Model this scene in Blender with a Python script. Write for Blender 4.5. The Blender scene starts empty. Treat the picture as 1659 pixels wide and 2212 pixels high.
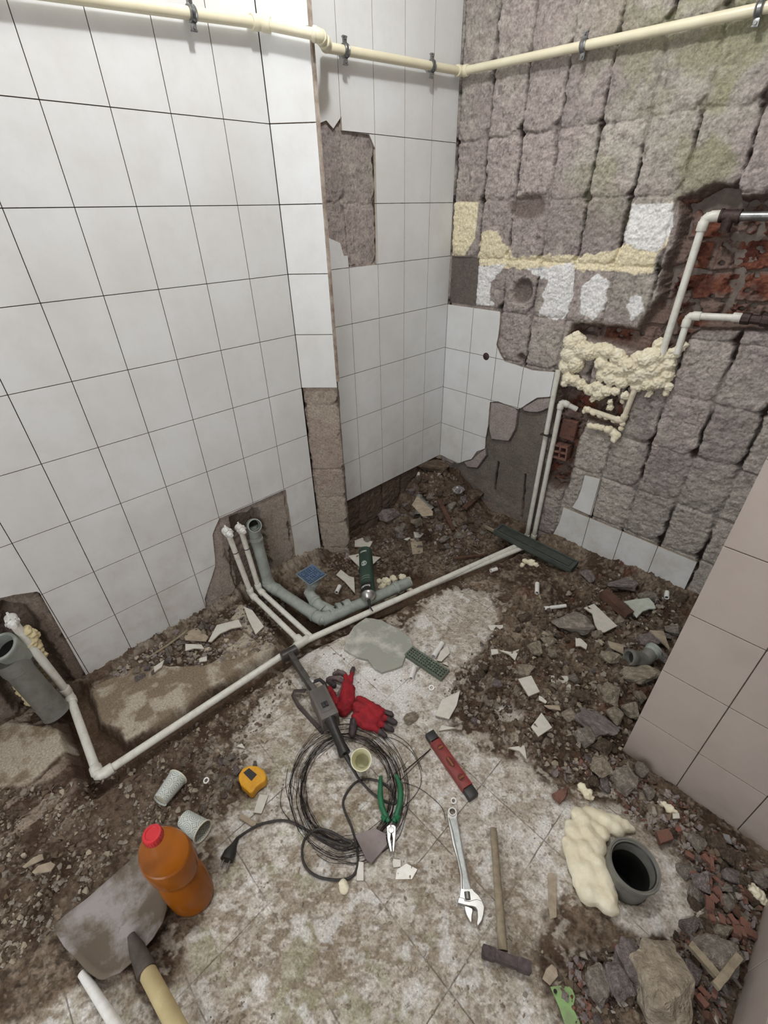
import bpy, bmesh, math, random
import numpy as np
from mathutils import Vector, Matrix
random.seed(7)
SC = bpy.context.scene
COL = SC.collection

# ---------------------------------------------------------------- camera
F = 985.147
CAM = np.array([1.5065, -0.9912, 1.3733])
yaw, pit, rol = -0.8138, -0.5846, -0.0233
_f = np.array([math.sin(yaw)*math.cos(pit), math.cos(yaw)*math.cos(pit), math.sin(pit)])
_r0 = np.array([math.cos(yaw), -math.sin(yaw), 0.0]); _u0 = np.cross(_r0, _f)
_r = _r0*math.cos(rol)+_u0*math.sin(rol); _u = -_r0*math.sin(rol)+_u0*math.cos(rol)
cd = bpy.data.cameras.new('camera'); cam = bpy.data.objects.new('camera', cd); COL.objects.link(cam)
cd.sensor_fit = 'VERTICAL'; cd.sensor_height = 24.0; cd.lens = F*24.0/2212.0; cd.clip_start = 0.02
cam.matrix_world = Matrix(((_r[0], _u[0], -_f[0], CAM[0]), (_r[1], _u[1], -_f[1], CAM[1]),
                           (_r[2], _u[2], -_f[2], CAM[2]), (0, 0, 0, 1)))
SC.camera = cam
SC.view_settings.view_transform = 'Standard'; SC.view_settings.look = 'None'
SC.view_settings.gamma = 1.0; SC.view_settings.use_curve_mapping = False
SC.view_settings.exposure = -0.04
# ---------------------------------------------------------------- light
w = bpy.data.worlds.new('world'); SC.world = w; w.use_nodes = True
w.node_tree.nodes['Background'].inputs[0].default_value = (0.9, 0.95, 1.0, 1)
w.node_tree.nodes['Background'].inputs[1].default_value = 0.0
ld = bpy.data.lights.new('ceiling_bulb', 'POINT'); ld.energy = 33.0; ld.shadow_soft_size = 0.05; ld.color = (0.985, 0.99, 1.0)
lo = bpy.data.objects.new('ceiling_bulb', ld); lo.location = (0.78, -0.25, 2.42); COL.objects.link(lo)
ld2 = bpy.data.lights.new('fill_light', 'AREA'); ld2.energy = 17.0; ld2.shape = 'RECTANGLE'; ld2.size = 0.75; ld2.size_y = 1.7; ld2.color = (0.93, 0.96, 1.0)  # added fill lamp behind the camera, brightens the lower room; no doorway here
lo2 = bpy.data.objects.new('fill_light', ld2); lo2.location = (1.35, -2.15, 1.2); lo2.rotation_euler = (math.radians(90), 0, 0); COL.objects.link(lo2)

# ---------------------------------------------------------------- geometry of rays (turns a place in the photo into a point on a real surface)
def ray(x, y): return _f+_r*(x-829.5)/F-_u*(y-1106)/F
def PZ(x, y, z=0.0):
    d = ray(x, y); return Vector(CAM+d*(z-CAM[2])/d[2])
def PX(x, y, X=0.0):
    d = ray(x, y); return Vector(CAM+d*(X-CAM[0])/d[0])
def PY(x, y, Y=0.85):
    d = ray(x, y); return Vector(CAM+d*(Y-CAM[1])/d[1])
YB = 0.85          # back wall plane
XL3 = 0.03         # left wall beyond the chase
TH = 0.007         # tile thickness

# ---------------------------------------------------------------- numpy noise
def _hash(ix, iy, s):
    h = (ix.astype(np.int64)*374761393 + iy.astype(np.int64)*668265263 + s*1274126177) & 0xffffffff
    h = ((h ^ (h >> 13))*1274126177) & 0xffffffff
    h = h ^ (h >> 16)
    return (h & 0xffff)/65535.0
def vn(x, y, sc, s=0):
    X = x/sc; Y = y/sc; ix = np.floor(X); iy = np.floor(Y); fx = X-ix; fy = Y-iy
    fx = fx*fx*(3-2*fx); fy = fy*fy*(3-2*fy)
    a = _hash(ix, iy, s); b = _hash(ix+1, iy, s); c = _hash(ix, iy+1, s); d = _hash(ix+1, iy+1, s)
    return (a*(1-fx)+b*fx)*(1-fy)+(c*(1-fx)+d*fx)*fy
def fbm(x, y, sc, s=0, o=4):
    t = 0; a = 1; n = 0
    for i in range(o):
        t = t+a*vn(x+13.7*i, y-7.3*i, sc/2**i, s+i); n += a; a *= .55
    return t/n
def worley(x, y, sc, s=0):
    X = x/sc; Y = y/sc; ix = np.floor(X); iy = np.floor(Y); best = np.full(X.shape, 9.0); sec = np.full(X.shape, 9.0); idn = np.zeros(X.shape)
    for dx in (-1, 0, 1):
        for dy in (-1, 0, 1):
            cx = ix+dx; cy = iy+dy
            d = np.hypot(cx+_hash(cx, cy, s+5)-X, cy+_hash(cx, cy, s+9)-Y)
            m = d < best; sec = np.where(m, best, np.minimum(sec, d)); idn = np.where(m, _hash(cx, cy, s+31), idn); best = np.where(m, d, best)
    return best, sec, idn
def sst(a, b, x):
    t = np.clip((x-a)/(b-a), 0, 1); return t*t*(3-2*t)
def psd(X, Y, P):                    # signed distance to a polygon, negative inside
    d = np.full(X.shape, 1e9); ins = np.zeros(X.shape, bool); n = len(P)
    for i in range(n):
        ax, ay = P[i]; bx, by = P[(i+1) % n]; ex, ey = bx-ax, by-ay
        t = np.clip(((X-ax)*ex+(Y-ay)*ey)/(ex*ex+ey*ey+1e-12), 0, 1)
        d = np.minimum(d, np.hypot(X-ax-t*ex, Y-ay-t*ey))
        c = (ay > Y) != (by > Y); ins ^= c & (X < (bx-ax)*(Y-ay)/((by-ay) if by != ay else 1e-12)+ax)
    return np.where(ins, -d, d)
def pld(X, Y, P):                    # distance to a polyline
    d = np.full(X.shape, 1e9)
    for (ax, ay), (bx, by) in zip(P[:-1], P[1:]):
        ex, ey = bx-ax, by-ay
        t = np.clip(((X-ax)*ex+(Y-ay)*ey)/(ex*ex+ey*ey), 0, 1)
        d = np.minimum(d, np.hypot(X-ax-t*ex, Y-ay-t*ey))
    return d
def lin(r, g, b):
    return np.array([((c/255.0+0.055)/1.055)**2.4 if c > 10 else c/255.0/12.92 for c in (r, g, b)])
def cmix(c, c2, m): return c*(1-m[..., None])+np.asarray(c2)*m[..., None]

# ---------------------------------------------------------------- materials
def base_mat(name):
    m = bpy.data.materials.new(name); m.use_nodes = True
    nt = m.node_tree; b = nt.nodes['Principled BSDF']; return m, nt, b
def mat(name, c1, c2=None, rough=.5, metal=0., scale=20., bump=0., bscale=None, detail=6., spec=None, rvar=0., trans=0., ior=1.45, contrast=(.35, .65), third=None, alpha=1., bdist=.002):
    m, nt, b = base_mat(name); N = nt.nodes; L = nt.links
    c1 = tuple(lin(*c1))+(1,); c2 = tuple(lin(*c2))+(1,) if c2 is not None else c1
    tc = N.new('ShaderNodeTexCoord')
    n = N.new('ShaderNodeTexNoise'); n.inputs['Scale'].default_value = scale; n.inputs['Detail'].default_value = detail; n.inputs['Roughness'].default_value = .65
    L.new(tc.outputs['Object'], n.inputs['Vector'])
    r = N.new('ShaderNodeValToRGB'); e = r.color_ramp.elements
    e[0].position = contrast[0]; e[0].color = c1; e[1].position = contrast[1]; e[1].color = c2
    if third is not None:
        x = e.new((contrast[0]+contrast[1])/2+.02); x.color = tuple(lin(*third))+(1,)
    L.new(n.outputs['Fac'], r.inputs['Fac']); L.new(r.outputs['Color'], b.inputs['Base Color'])
    b.inputs['Roughness'].default_value = rough; b.inputs['Metallic'].default_value = metal
    if spec is not None: b.inputs['Specular IOR Level'].default_value = spec
    if trans: b.inputs['Transmission Weight'].default_value = trans; b.inputs['IOR'].default_value = ior
    if alpha < 1: b.inputs['Alpha'].default_value = alpha
    if bump:
        n2 = N.new('ShaderNodeTexNoise'); n2.inputs['Scale'].default_value = bscale or scale*3; n2.inputs['Detail'].default_value = 5
        L.new(tc.outputs['Object'], n2.inputs['Vector'])
        bp = N.new('ShaderNodeBump'); bp.inputs['Strength'].default_value = bump; bp.inputs['Distance'].default_value = bdist
        L.new(n2.outputs['Fac'], bp.inputs['Height']); L.new(bp.outputs['Normal'], b.inputs['Normal'])
    return m
def field_mat(name, rough=.9, fine=260., amt=.35, bump=.6, grout=False):
    """surface whose own colour is stored per vertex, broken up by fine noise"""
    m, nt, b = base_mat(name); N = nt.nodes; L = nt.links
    at = N.new('ShaderNodeAttribute'); at.attribute_name = 'Col'
    tc = N.new('ShaderNodeTexCoord')
    n = N.new('ShaderNodeTexNoise'); n.inputs['Scale'].default_value = fine; n.inputs['Detail'].default_value = 5; n.inputs['Roughness'].default_value = .7
    L.new(tc.outputs['Object'], n.inputs['Vector'])
    mr = N.new('ShaderNodeMapRange'); mr.inputs[1].default_value = .3; mr.inputs[2].default_value = .7; mr.inputs[3].default_value = 1-amt; mr.inputs[4].default_value = 1+amt
    L.new(n.outputs['Fac'], mr.inputs[0])
    mx = N.new('ShaderNodeMix'); mx.data_type = 'RGBA'; mx.blend_type = 'MULTIPLY'; mx.inputs[0].default_value = 1
    L.new(at.outputs['Color'], mx.inputs[6]); L.new(mr.outputs[0], mx.inputs[7])
    out = mx.outputs[2]
    if grout:
        # thin joints of the old floor tiles, visible where the tiles are bare
        br = N.new('ShaderNodeTexBrick'); br.offset = 0; br.inputs['Scale'].default_value = 1.0
        br.inputs['Brick Width'].default_value = .195; br.inputs['Row Height'].default_value = .195
        br.inputs['Mortar Size'].default_value = .0016; br.inputs['Mortar Smooth'].default_value = .1
        mp = N.new('ShaderNodeMapping'); mp.inputs['Location'].default_value = (-1.018+.195*7, 1.13+.195*3, 0)
        nd = N.new('ShaderNodeTexNoise'); nd.inputs['Scale'].default_value = 25; L.new(tc.outputs['Object'], nd.inputs['Vector'])
        va = N.new('ShaderNodeVectorMath'); va.operation = 'MULTIPLY_ADD'; va.inputs[1].default_value = (.004, .004, 0); L.new(nd.outputs['Color'], va.inputs[0]); L.new(tc.outputs['Object'], va.inputs[2])
        L.new(va.outputs[0], mp.inputs['Vector']); L.new(mp.outputs[0], br.inputs['Vector'])
        a2 = N.new('ShaderNodeAttribute'); a2.attribute_name = 'tile'
        mu = N.new('ShaderNodeMath'); mu.operation = 'MULTIPLY'; L.new(br.outputs['Fac'], mu.inputs[0]); L.new(a2.outputs['Fac'], mu.inputs[1])
        m2 = N.new('ShaderNodeMix'); m2.data_type = 'RGBA'; L.new(mu.outputs[0], m2.inputs[0]); L.new(out, m2.inputs[6]); m2.inputs[7].default_value = tuple(lin(96, 88, 78))+(1,)
        out = m2.outputs[2]
    L.new(out, b.inputs['Base Color']); b.inputs['Roughness'].default_value = rough; b.inputs['Specular IOR Level'].default_value = .25
    n2 = N.new('ShaderNodeTexNoise'); n2.inputs['Scale'].default_value = fine*.8; n2.inputs['Detail'].default_value = 6
    L.new(tc.outputs['Object'], n2.inputs['Vector'])
    bp = N.new('ShaderNodeBump'); bp.inputs['Strength'].default_value = bump; bp.inputs['Distance'].default_value = .003
    L.new(n2.outputs['Fac'], bp.inputs['Height']); L.new(bp.outputs['Normal'], b.inputs['Normal'])
    return m
def tile_mat(name, c1, c2, dirt, rough=.25, zdirt=None, dirtamt=.25):
    """glazed tile: slow mottling, dust that thickens in patches of its own"""
    m, nt, b = base_mat(name); N = nt.nodes; L = nt.links
    g = N.new('ShaderNodeNewGeometry')
    n = N.new('ShaderNodeTexNoise'); n.inputs['Scale'].default_value = 3.5; n.inputs['Detail'].default_value = 4; L.new(g.outputs['Position'], n.inputs['Vector'])
    r = N.new('ShaderNodeValToRGB'); e = r.color_ramp.elements; e[0].position = .35; e[1].position = .65
    e[0].color = tuple(lin(*c1))+(1,); e[1].color = tuple(lin(*c2))+(1,); L.new(n.outputs['Fac'], r.inputs['Fac'])
    n3 = N.new('ShaderNodeTexNoise'); n3.inputs['Scale'].default_value = 9; n3.inputs['Detail'].default_value = 10; n3.inputs['Roughness'].default_value = .7; L.new(g.outputs['Position'], n3.inputs['Vector'])
    mr = N.new('ShaderNodeMapRange'); mr.inputs[1].default_value = .45; mr.inputs[2].default_value = .8; mr.inputs[3].default_value = 0; mr.inputs[4].default_value = dirtamt; L.new(n3.outputs['Fac'], mr.inputs[0])
    fac = mr.outputs[0]
    if zdirt:                       # splashes and dust that really lie on the lowest tiles
        sp = N.new('ShaderNodeSeparateXYZ'); L.new(g.outputs['Position'], sp.inputs[0])
        m2 = N.new('ShaderNodeMapRange'); m2.inputs[1].default_value = zdirt; m2.inputs[2].default_value = 0.0; m2.inputs[3].default_value = 0; m2.inputs[4].default_value = .55; L.new(sp.outputs['Z'], m2.inputs[0])
        n4 = N.new('ShaderNodeMath'); n4.operation = 'MULTIPLY'; L.new(m2.outputs[0], n4.inputs[0])
        m5 = N.new('ShaderNodeMapRange'); m5.inputs[1].default_value = .35; m5.inputs[2].default_value = .7; L.new(n3.outputs['Fac'], m5.inputs[0]); L.new(m5.outputs[0], n4.inputs[1])
        ad = N.new('ShaderNodeMath'); ad.operation = 'ADD'; ad.use_clamp = True; L.new(fac, ad.inputs[0]); L.new(n4.outputs[0], ad.inputs[1]); fac = ad.outputs[0]
    mx = N.new('ShaderNodeMix'); mx.data_type = 'RGBA'; L.new(fac, mx.inputs[0]); L.new(r.outputs['Color'], mx.inputs[6]); mx.inputs[7].default_value = tuple(lin(*dirt))+(1,)
    L.new(mx.outputs[2], b.inputs['Base Color'])
    b.inputs['Roughness'].default_value = rough; b.inputs['Specular IOR Level'].default_value = .35
    n2 = N.new('ShaderNodeTexNoise'); n2.inputs['Scale'].default_value = 14; n2.inputs['Detail'].default_value = 2; L.new(g.outputs['Position'], n2.inputs['Vector'])
    bp = N.new('ShaderNodeBump'); bp.inputs['Strength'].default_value = .08; bp.inputs['Distance'].default_value = .003
    L.new(n2.outputs['Fac'], bp.inputs['Height']); L.new(bp.outputs['Normal'], b.inputs['Normal'])
    return m
M = {}
M['tile'] = tile_mat('white_glazed_tile', (224, 227, 229), (217, 218, 217), (182, 174, 162), .3, .6)
M['tile_beige'] = tile_mat('beige_pink_tile', (188, 177, 169), (178, 167, 161), (150, 134, 120), .45, .12)
M['tile_body'] = mat('tile_body', (190, 178, 160), (160, 148, 132), .9, scale=60)
M['mortar'] = mat('mortar', (130, 120, 112), (104, 95, 88), .95, scale=30, bump=.5)
M['plaster'] = mat('ceiling_plaster', (225, 222, 214), (214, 210, 202), .9, scale=5)
M['field'] = field_mat('chipped_mortar_field', fine=150, amt=.34, bump=1.0)
M['floor'] = field_mat('rubble_floor', fine=170, amt=.4, bump=.8, grout=True)
M['ppr'] = mat('white_plastic_pipe', (222, 222, 214), (196, 190, 178), .38, scale=40, contrast=(.45, .8))
M['cream'] = mat('cream_painted_pipe', (232, 226, 200), (222, 215, 188), .3, scale=12)
M['grey_pvc'] = mat('grey_drain_pipe', (158, 166, 160), (134, 138, 130), .45, scale=25, contrast=(.4, .75))
M['grey_pvc_dark'] = mat('dark_grey_drain_pipe', (120, 120, 114), (98, 96, 90), .45, scale=30, contrast=(.4, .75))
M['pipe_in'] = mat('drain_interior', (48, 50, 48), (30, 31, 30), .5, scale=20)
M['galv'] = mat('galvanised_steel', (170, 172, 172), (120, 122, 122), .35, .9, scale=35)
M['rust'] = mat('rusted_iron_fitting', (86, 70, 66), (54, 42, 40), .6, .5, scale=60, bump=.4)
M['chrome'] = mat('chrome_steel', (196, 196, 194), (172, 172, 170), .3, .9, scale=30)
M['steel_dull'] = mat('dull_steel', (170, 170, 165), (140, 140, 136), .45, .8, scale=60, bump=.3)
M['foam'] = mat('cream_expanding_foam', (240, 234, 212), (226, 216, 188), .85, scale=25, bump=.9, bscale=90)
M['foam_old'] = mat('yellowed_foam', (222, 210, 170), (200, 184, 142), .9, scale=30, bump=.9, bscale=110)
M['brick'] = mat('red_brick', (134, 84, 68), (96, 60, 50), .95, scale=60, bump=.8, third=(120, 92, 82))
M['stone_grey'] = mat('grey_mortar_lump', (174, 165, 154), (122, 114, 105), .95, scale=3.2, bump=1., bscale=11, third=(134, 126, 116), bdist=.008)
M['stone_tan'] = mat('tan_mortar_lump', (190, 178, 160), (136, 124, 108), .95, scale=2.8, bump=1., bscale=12, third=(154, 143, 126), bdist=.008)
M['stone_violet'] = mat('violet_grey_lump', (160, 150, 147), (110, 101, 99), .95, scale=3., bump=1., bscale=11, third=(126, 116, 114), bdist=.008)
M['stone_brown'] = mat('earth_covered_lump', (124, 108, 92), (82, 68, 56), .97, scale=3., bump=1., bscale=12, third=(94, 80, 66), bdist=.008)
M['glaze'] = mat('white_shard_glaze', (214, 212, 204), (196, 190, 178), .3, scale=60, contrast=(.4, .85))
M['glaze_beige'] = mat('beige_shard', (178, 164, 144), (150, 136, 118), .8, scale=50)
M['glaze_green'] = mat('pale_green_shard', (196, 202, 192), (176, 180, 168), .35, scale=50)
M['black'] = mat('black_plastic', (34, 33, 32), (46, 44, 42), .45, scale=80)
M['cord'] = mat('black_rubber_cord', (40, 38, 37), (62, 58, 54), .6, scale=120)
M['wire'] = mat('black_tie_wire', (58, 50, 50), (38, 33, 33), .5, .5, scale=120)
M['wood'] = mat('dusty_wooden_handle', (158, 146, 124), (128, 116, 98), .85, scale=60, bump=.4)
# ---------------------------------------------------------------- object helpers
def tag(o, label=None, cat=None, group=None, kind=None):
    if label: o['label'] = label
    if cat: o['category'] = cat
    if group: o['group'] = group
    if kind: o['kind'] = kind
    return o
def thing(name, loc, label, cat, group=None, rot=None):
    o = bpy.data.objects.new(name, None); o.empty_display_size = .02; COL.objects.link(o)
    Mx = Matrix.Translation(Vector(loc))
    if rot is not None: Mx = Mx @ rot.to_4x4()
    o.matrix_world = Mx; o['_m'] = 0; del o['_m']
    return tag(o, label, cat, group)
def frame(x, z=(0, 0, 1)):
    """rotation whose X axis follows x and whose Z is as near z as it can be"""
    x = Vector(x).normalized(); z = Vector(z); y = z.cross(x).normalized(); z = x.cross(y)
    return Matrix((x, y, z)).transposed()
class MB:
    def __init__(s): s.v = []; s.f = []; s.m = []
    def add(s, vs, fs, mi=0, T=None):
        n = len(s.v)
        s.v += [tuple(T @ Vector(v)) if T is not None else tuple(v) for v in vs]
        s.f += [tuple(i+n for i in f) for f in fs]; s.m += [mi]*len(fs); return s
    def box(s, c, d, mi=0, T=None, bev=0):
        bm = bmesh.new(); bmesh.ops.create_cube(bm, size=1)
        for v in bm.verts: v.co = Vector((v.co.x*d[0]+c[0], v.co.y*d[1]+c[1], v.co.z*d[2]+c[2]))
        if bev: bmesh.ops.bevel(bm, geom=list(bm.edges), offset=bev, segments=2, affect='EDGES', profile=.6)
        s.bm(bm, mi, T); return s
    def bm(s, bm, mi=0, T=None):
        bm.verts.ensure_lookup_table(); bm.verts.index_update()
        s.add([v.co.copy() for v in bm.verts], [[v.index for v in f.verts] for f in bm.faces], mi, T); bm.free()
    def tube(s, pts, r, n=14, mi=0, caps=True, T=None, flat=1.0, up=None):
        pts = [Vector(p) for p in pts]; k = len(pts); rr = r if isinstance(r, (list, tuple)) else [r]*k
        tn = []
        for i in range(k):
            a = (pts[i]-pts[i-1]).normalized() if i else None; b = (pts[i+1]-pts[i]).normalized() if i < k-1 else None
            t = (a or b)+(b or a); tn.append(t.normalized() if t.length > 1e-6 else (a or b))
        u = Vector(up) if up else (Vector((0, 0, 1)) if abs(tn[0].z) < .9 else Vector((1, 0, 0)))
        vs = []; fs = []
        for i in range(k):
            u = (u-tn[i]*u.dot(tn[i])).normalized(); w_ = tn[i].cross(u)
            for j in range(n):
                a = 2*math.pi*j/n; vs.append(pts[i]+u*math.cos(a)*rr[i]*flat+w_*math.sin(a)*rr[i])
        for i in range(k-1):
            for j in range(n): fs.append((i*n+j, i*n+(j+1) % n, (i+1)*n+(j+1) % n, (i+1)*n+j))
        if caps: fs.append(tuple(reversed(range(n)))); fs.append(tuple(range((k-1)*n, k*n)))
        return s.add(vs, fs, mi, T)
    def lathe(s, prof, n=32, mi=0, T=None, closed=False, sx=1., sy=1., cap=True):
        vs = []; fs = []; k = len(prof)
        for r, h in prof:
            for j in range(n):
                a = 2*math.pi*j/n; vs.append((r*math.cos(a)*sx, r*math.sin(a)*sy, h))
        for i in range(k-1):
            for j in range(n): fs.append((i*n+j, i*n+(j+1) % n, (i+1)*n+(j+1) % n, (i+1)*n+j))
        if closed:
            for j in range(n): fs.append(((k-1)*n+j, (k-1)*n+(j+1) % n, (j+1) % n, j))
        elif cap:
            if prof[0][0] > 1e-5: fs.append(tuple(reversed(range(n))))
            if prof[-1][0] > 1e-5: fs.append(tuple(range((k-1)*n, k*n)))
        return s.add(vs, fs, mi, T)
    def prism(s, poly, z0, z1, mi=0, mtop=None, T=None):
        n = len(poly); A = sum(poly[i][0]*poly[(i+1) % n][1]-poly[(i+1) % n][0]*poly[i][1] for i in range(n))
        if A < 0: poly = list(reversed(poly))
        vs = [(p[0], p[1], z0) for p in poly]+[(p[0], p[1], z1) for p in poly]
        k = len(s.f)
        s.add(vs, [tuple(reversed(range(n))), tuple(range(n, 2*n))]+[(i, (i+1) % n, n+(i+1) % n, n+i) for i in range(n)], mi, T)
        if mtop is not None: s.m[k+1] = mtop
        return s
    def build(s, name, mats, parent=None, world=False, smooth=35, bevel=0, loc=None):
        mats = mats if isinstance(mats, (list, tuple)) else [mats]
        me = bpy.data.meshes.new(name)
        vs = s.v
        if world and parent is not None:
            root = parent
            while root.parent: root = root.parent
            inv = root.matrix_world.inverted(); vs = [tuple(inv @ Vector(v)) for v in vs]
        if loc is not None: vs = [(v[0]-loc[0], v[1]-loc[1], v[2]-loc[2]) for v in vs]
        me.from_pydata([tuple(v) for v in vs], [], s.f); me.validate()
        for m in mats: me.materials.append(m)
        if len(me.polygons) == len(s.m): me.polygons.foreach_set('material_index', s.m)
        bm = bmesh.new(); bm.from_mesh(me); bmesh.ops.recalc_face_normals(bm, faces=bm.faces); bm.to_mesh(me); bm.free()
        if smooth: me.polygons.foreach_set('use_smooth', [True]*len(me.polygons)); me.set_sharp_from_angle(angle=math.radians(smooth))
        o = bpy.data.objects.new(name, me); COL.objects.link(o)
        if parent is not None: o.parent = parent
        if loc is not None: o.location = loc
        if bevel:
            b = o.modifiers.new('b', 'BEVEL'); b.width = bevel; b.segments = 2; b.limit_method = 'ANGLE'; b.angle_limit = math.radians(40)
        return o
def evaluated(o):
    dg = bpy.context.evaluated_depsgraph_get(); dg.update()
    me = bpy.data.meshes.new_from_object(o.evaluated_get(dg)); o.modifiers.clear(); old = o.data; o.data = me; bpy.data.meshes.remove(old); return o
def struct(o, name=None):
    o['kind'] = 'structure'; return o

# ---------------------------------------------------------------- heightfields
def grid_obj(name, us, vs, posf, cols, material, parent=None, tile=None):
    nu, nv = len(us), len(vs); U, V = np.meshgrid(us, vs, indexing='ij'); P = posf
    me = bpy.data.meshes.new(name); n = nu*nv
    me.vertices.add(n); me.vertices.foreach_set('co', P.reshape(-1).astype(np.float32))
    idx = np.arange(n).reshape(nu, nv); q = np.stack([idx[:-1, :-1], idx[1:, :-1], idx[1:, 1:], idx[:-1, 1:]], -1).reshape(-1, 4)
    a = P[1, 0]-P[0, 0]; 
    me.loops.add(q.size); me.loops.foreach_set('vertex_index', q.reshape(-1).astype(np.int32))
    me.polygons.add(len(q)); me.polygons.foreach_set('loop_start', (np.arange(len(q))*4).astype(np.int32))
    me.update(calc_edges=True); me.polygons.foreach_set('use_smooth', [True]*len(q))
    c = me.color_attributes.new('Col', 'FLOAT_COLOR', 'POINT'); cc = np.ones((n, 4), np.float32); cc[:, :3] = np.clip(cols.reshape(-1, 3), 0, 1); c.data.foreach_set('color', cc.reshape(-1))
    if tile is not None:
        t = me.attributes.new('tile', 'FLOAT', 'POINT'); t.data.foreach_set('value', tile.reshape(-1).astype(np.float32))
    me.materials.append(material); o = bpy.data.objects.new(name, me); COL.objects.link(o); o.parent = parent
    return o

PADC = lin(164, 158, 150); PADV = lin(158, 148, 144); GAPC = lin(48, 39, 34); SKIMC = lin(112, 106, 98)
CREAMP = lin(224, 214, 184); WHITEP = lin(226, 226, 226); BRICKC = lin(118, 74, 58); REDDARK = lin(82, 46, 38); GREENC = lin(140, 140, 112); EARTH = lin(92, 78, 66)
def pads(u, v, u0, du, v0, dv, seed, edge=.0024, gap=.020):
    """mortar beds left where tiles were knocked off: relief and a mask of the joints between them"""
    wu = u+(fbm(u, v, .05, seed+3)-.5)*.016; wv = v+(fbm(u, v, .05, seed+4)-.5)*.014
    ci = np.floor((wu-u0)/du); cj = np.floor((wv-v0)/dv)
    lu = (wu-u0)/du-ci-.5; lv = (wv-v0)/dv-cj-.5
    rad = .010+.032*(.4+.6*_hash(ci, cj, seed))*((lu > 0) & (lv < 0))+.010*(lu > 0); hx = du*.5-edge-.004*_hash(ci, cj, seed+1); hy = dv*.5-edge*.35-.003*_hash(ci, cj, seed+2)
    qx = np.abs(lu*du)-hx+rad; qy = np.abs(lv*dv)-hy+rad
    sd = np.hypot(np.maximum(qx, 0), np.maximum(qy, 0))+np.minimum(np.maximum(qx, qy), 0)-rad
    sd = sd+(fbm(u, v, .02, seed+8)-.5)*.012
    g = sst(-.0015, .0035, sd)
    # horizontal joints and random stretches are partly filled with mortar
    fill = .25+.75*sst(.36, .60, fbm(u, v, .13, seed+11, 3)); corner = np.minimum(np.abs(lu), np.abs(lv)); horiz = sst(.0, .01, (np.abs(lv)*dv-hy)-(np.abs(lu)*du-hx))
    g = g*np.clip(fill*(1-.72*horiz), 0, 1)
    bulge = np.clip(-sd/.014, 0, 1)**.6*.0045
    d = .0+gap*g-bulge+(fbm(u, v, .03, seed+21)-.5)*.008+(fbm(u, v, .010, seed+22, 4)-.5)*.008+(_hash(ci, cj, seed+5)-.5)*.005
    rib = np.sin(v/.0042+2*fbm(u, v, .05, seed+7))*.0004*sst(.35, .55, fbm(u, v, .06, seed+9)); d = d+rib
    tone = .86+.28*_hash(ci, cj, seed+6)
    return d, g, tone
def padcol(u, v, g, tone, seed):
    c = cmix(np.broadcast_to(PADC, u.shape+(3,)), PADV, sst(.4, .6, fbm(u, v, .22, seed+40, 3)))
    c = c*(tone*(.66+.68*fbm(u, v*1.6, .018, seed+41)))[..., None]
    pit = sst(.62, .72, fbm(u, v, .012, seed+44, 3)); c = cmix(c, GAPC*1.2, pit*.35)
    pale = sst(.62, .7, fbm(u, v, .05, seed+45)); c = cmix(c, PADC*1.25, pale*.5)
    return cmix(c, GAPC, np.clip(g*1.1, 0, 1))
def uvp(pl, pts):                 # outline traced on a wall or the floor, as plane coordinates
    if pl == 'b': return [(PY(*q).x, PY(*q).z) for q in pts]
    if pl == 'l': return [(PX(*q, 0).y, PX(*q, 0).z) for q in pts]
    if pl == 'l3': return [(PX(*q, XL3).y, PX(*q, XL3).z) for q in pts]
    return [tuple(PZ(*q))[:2] for q in pts]

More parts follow.
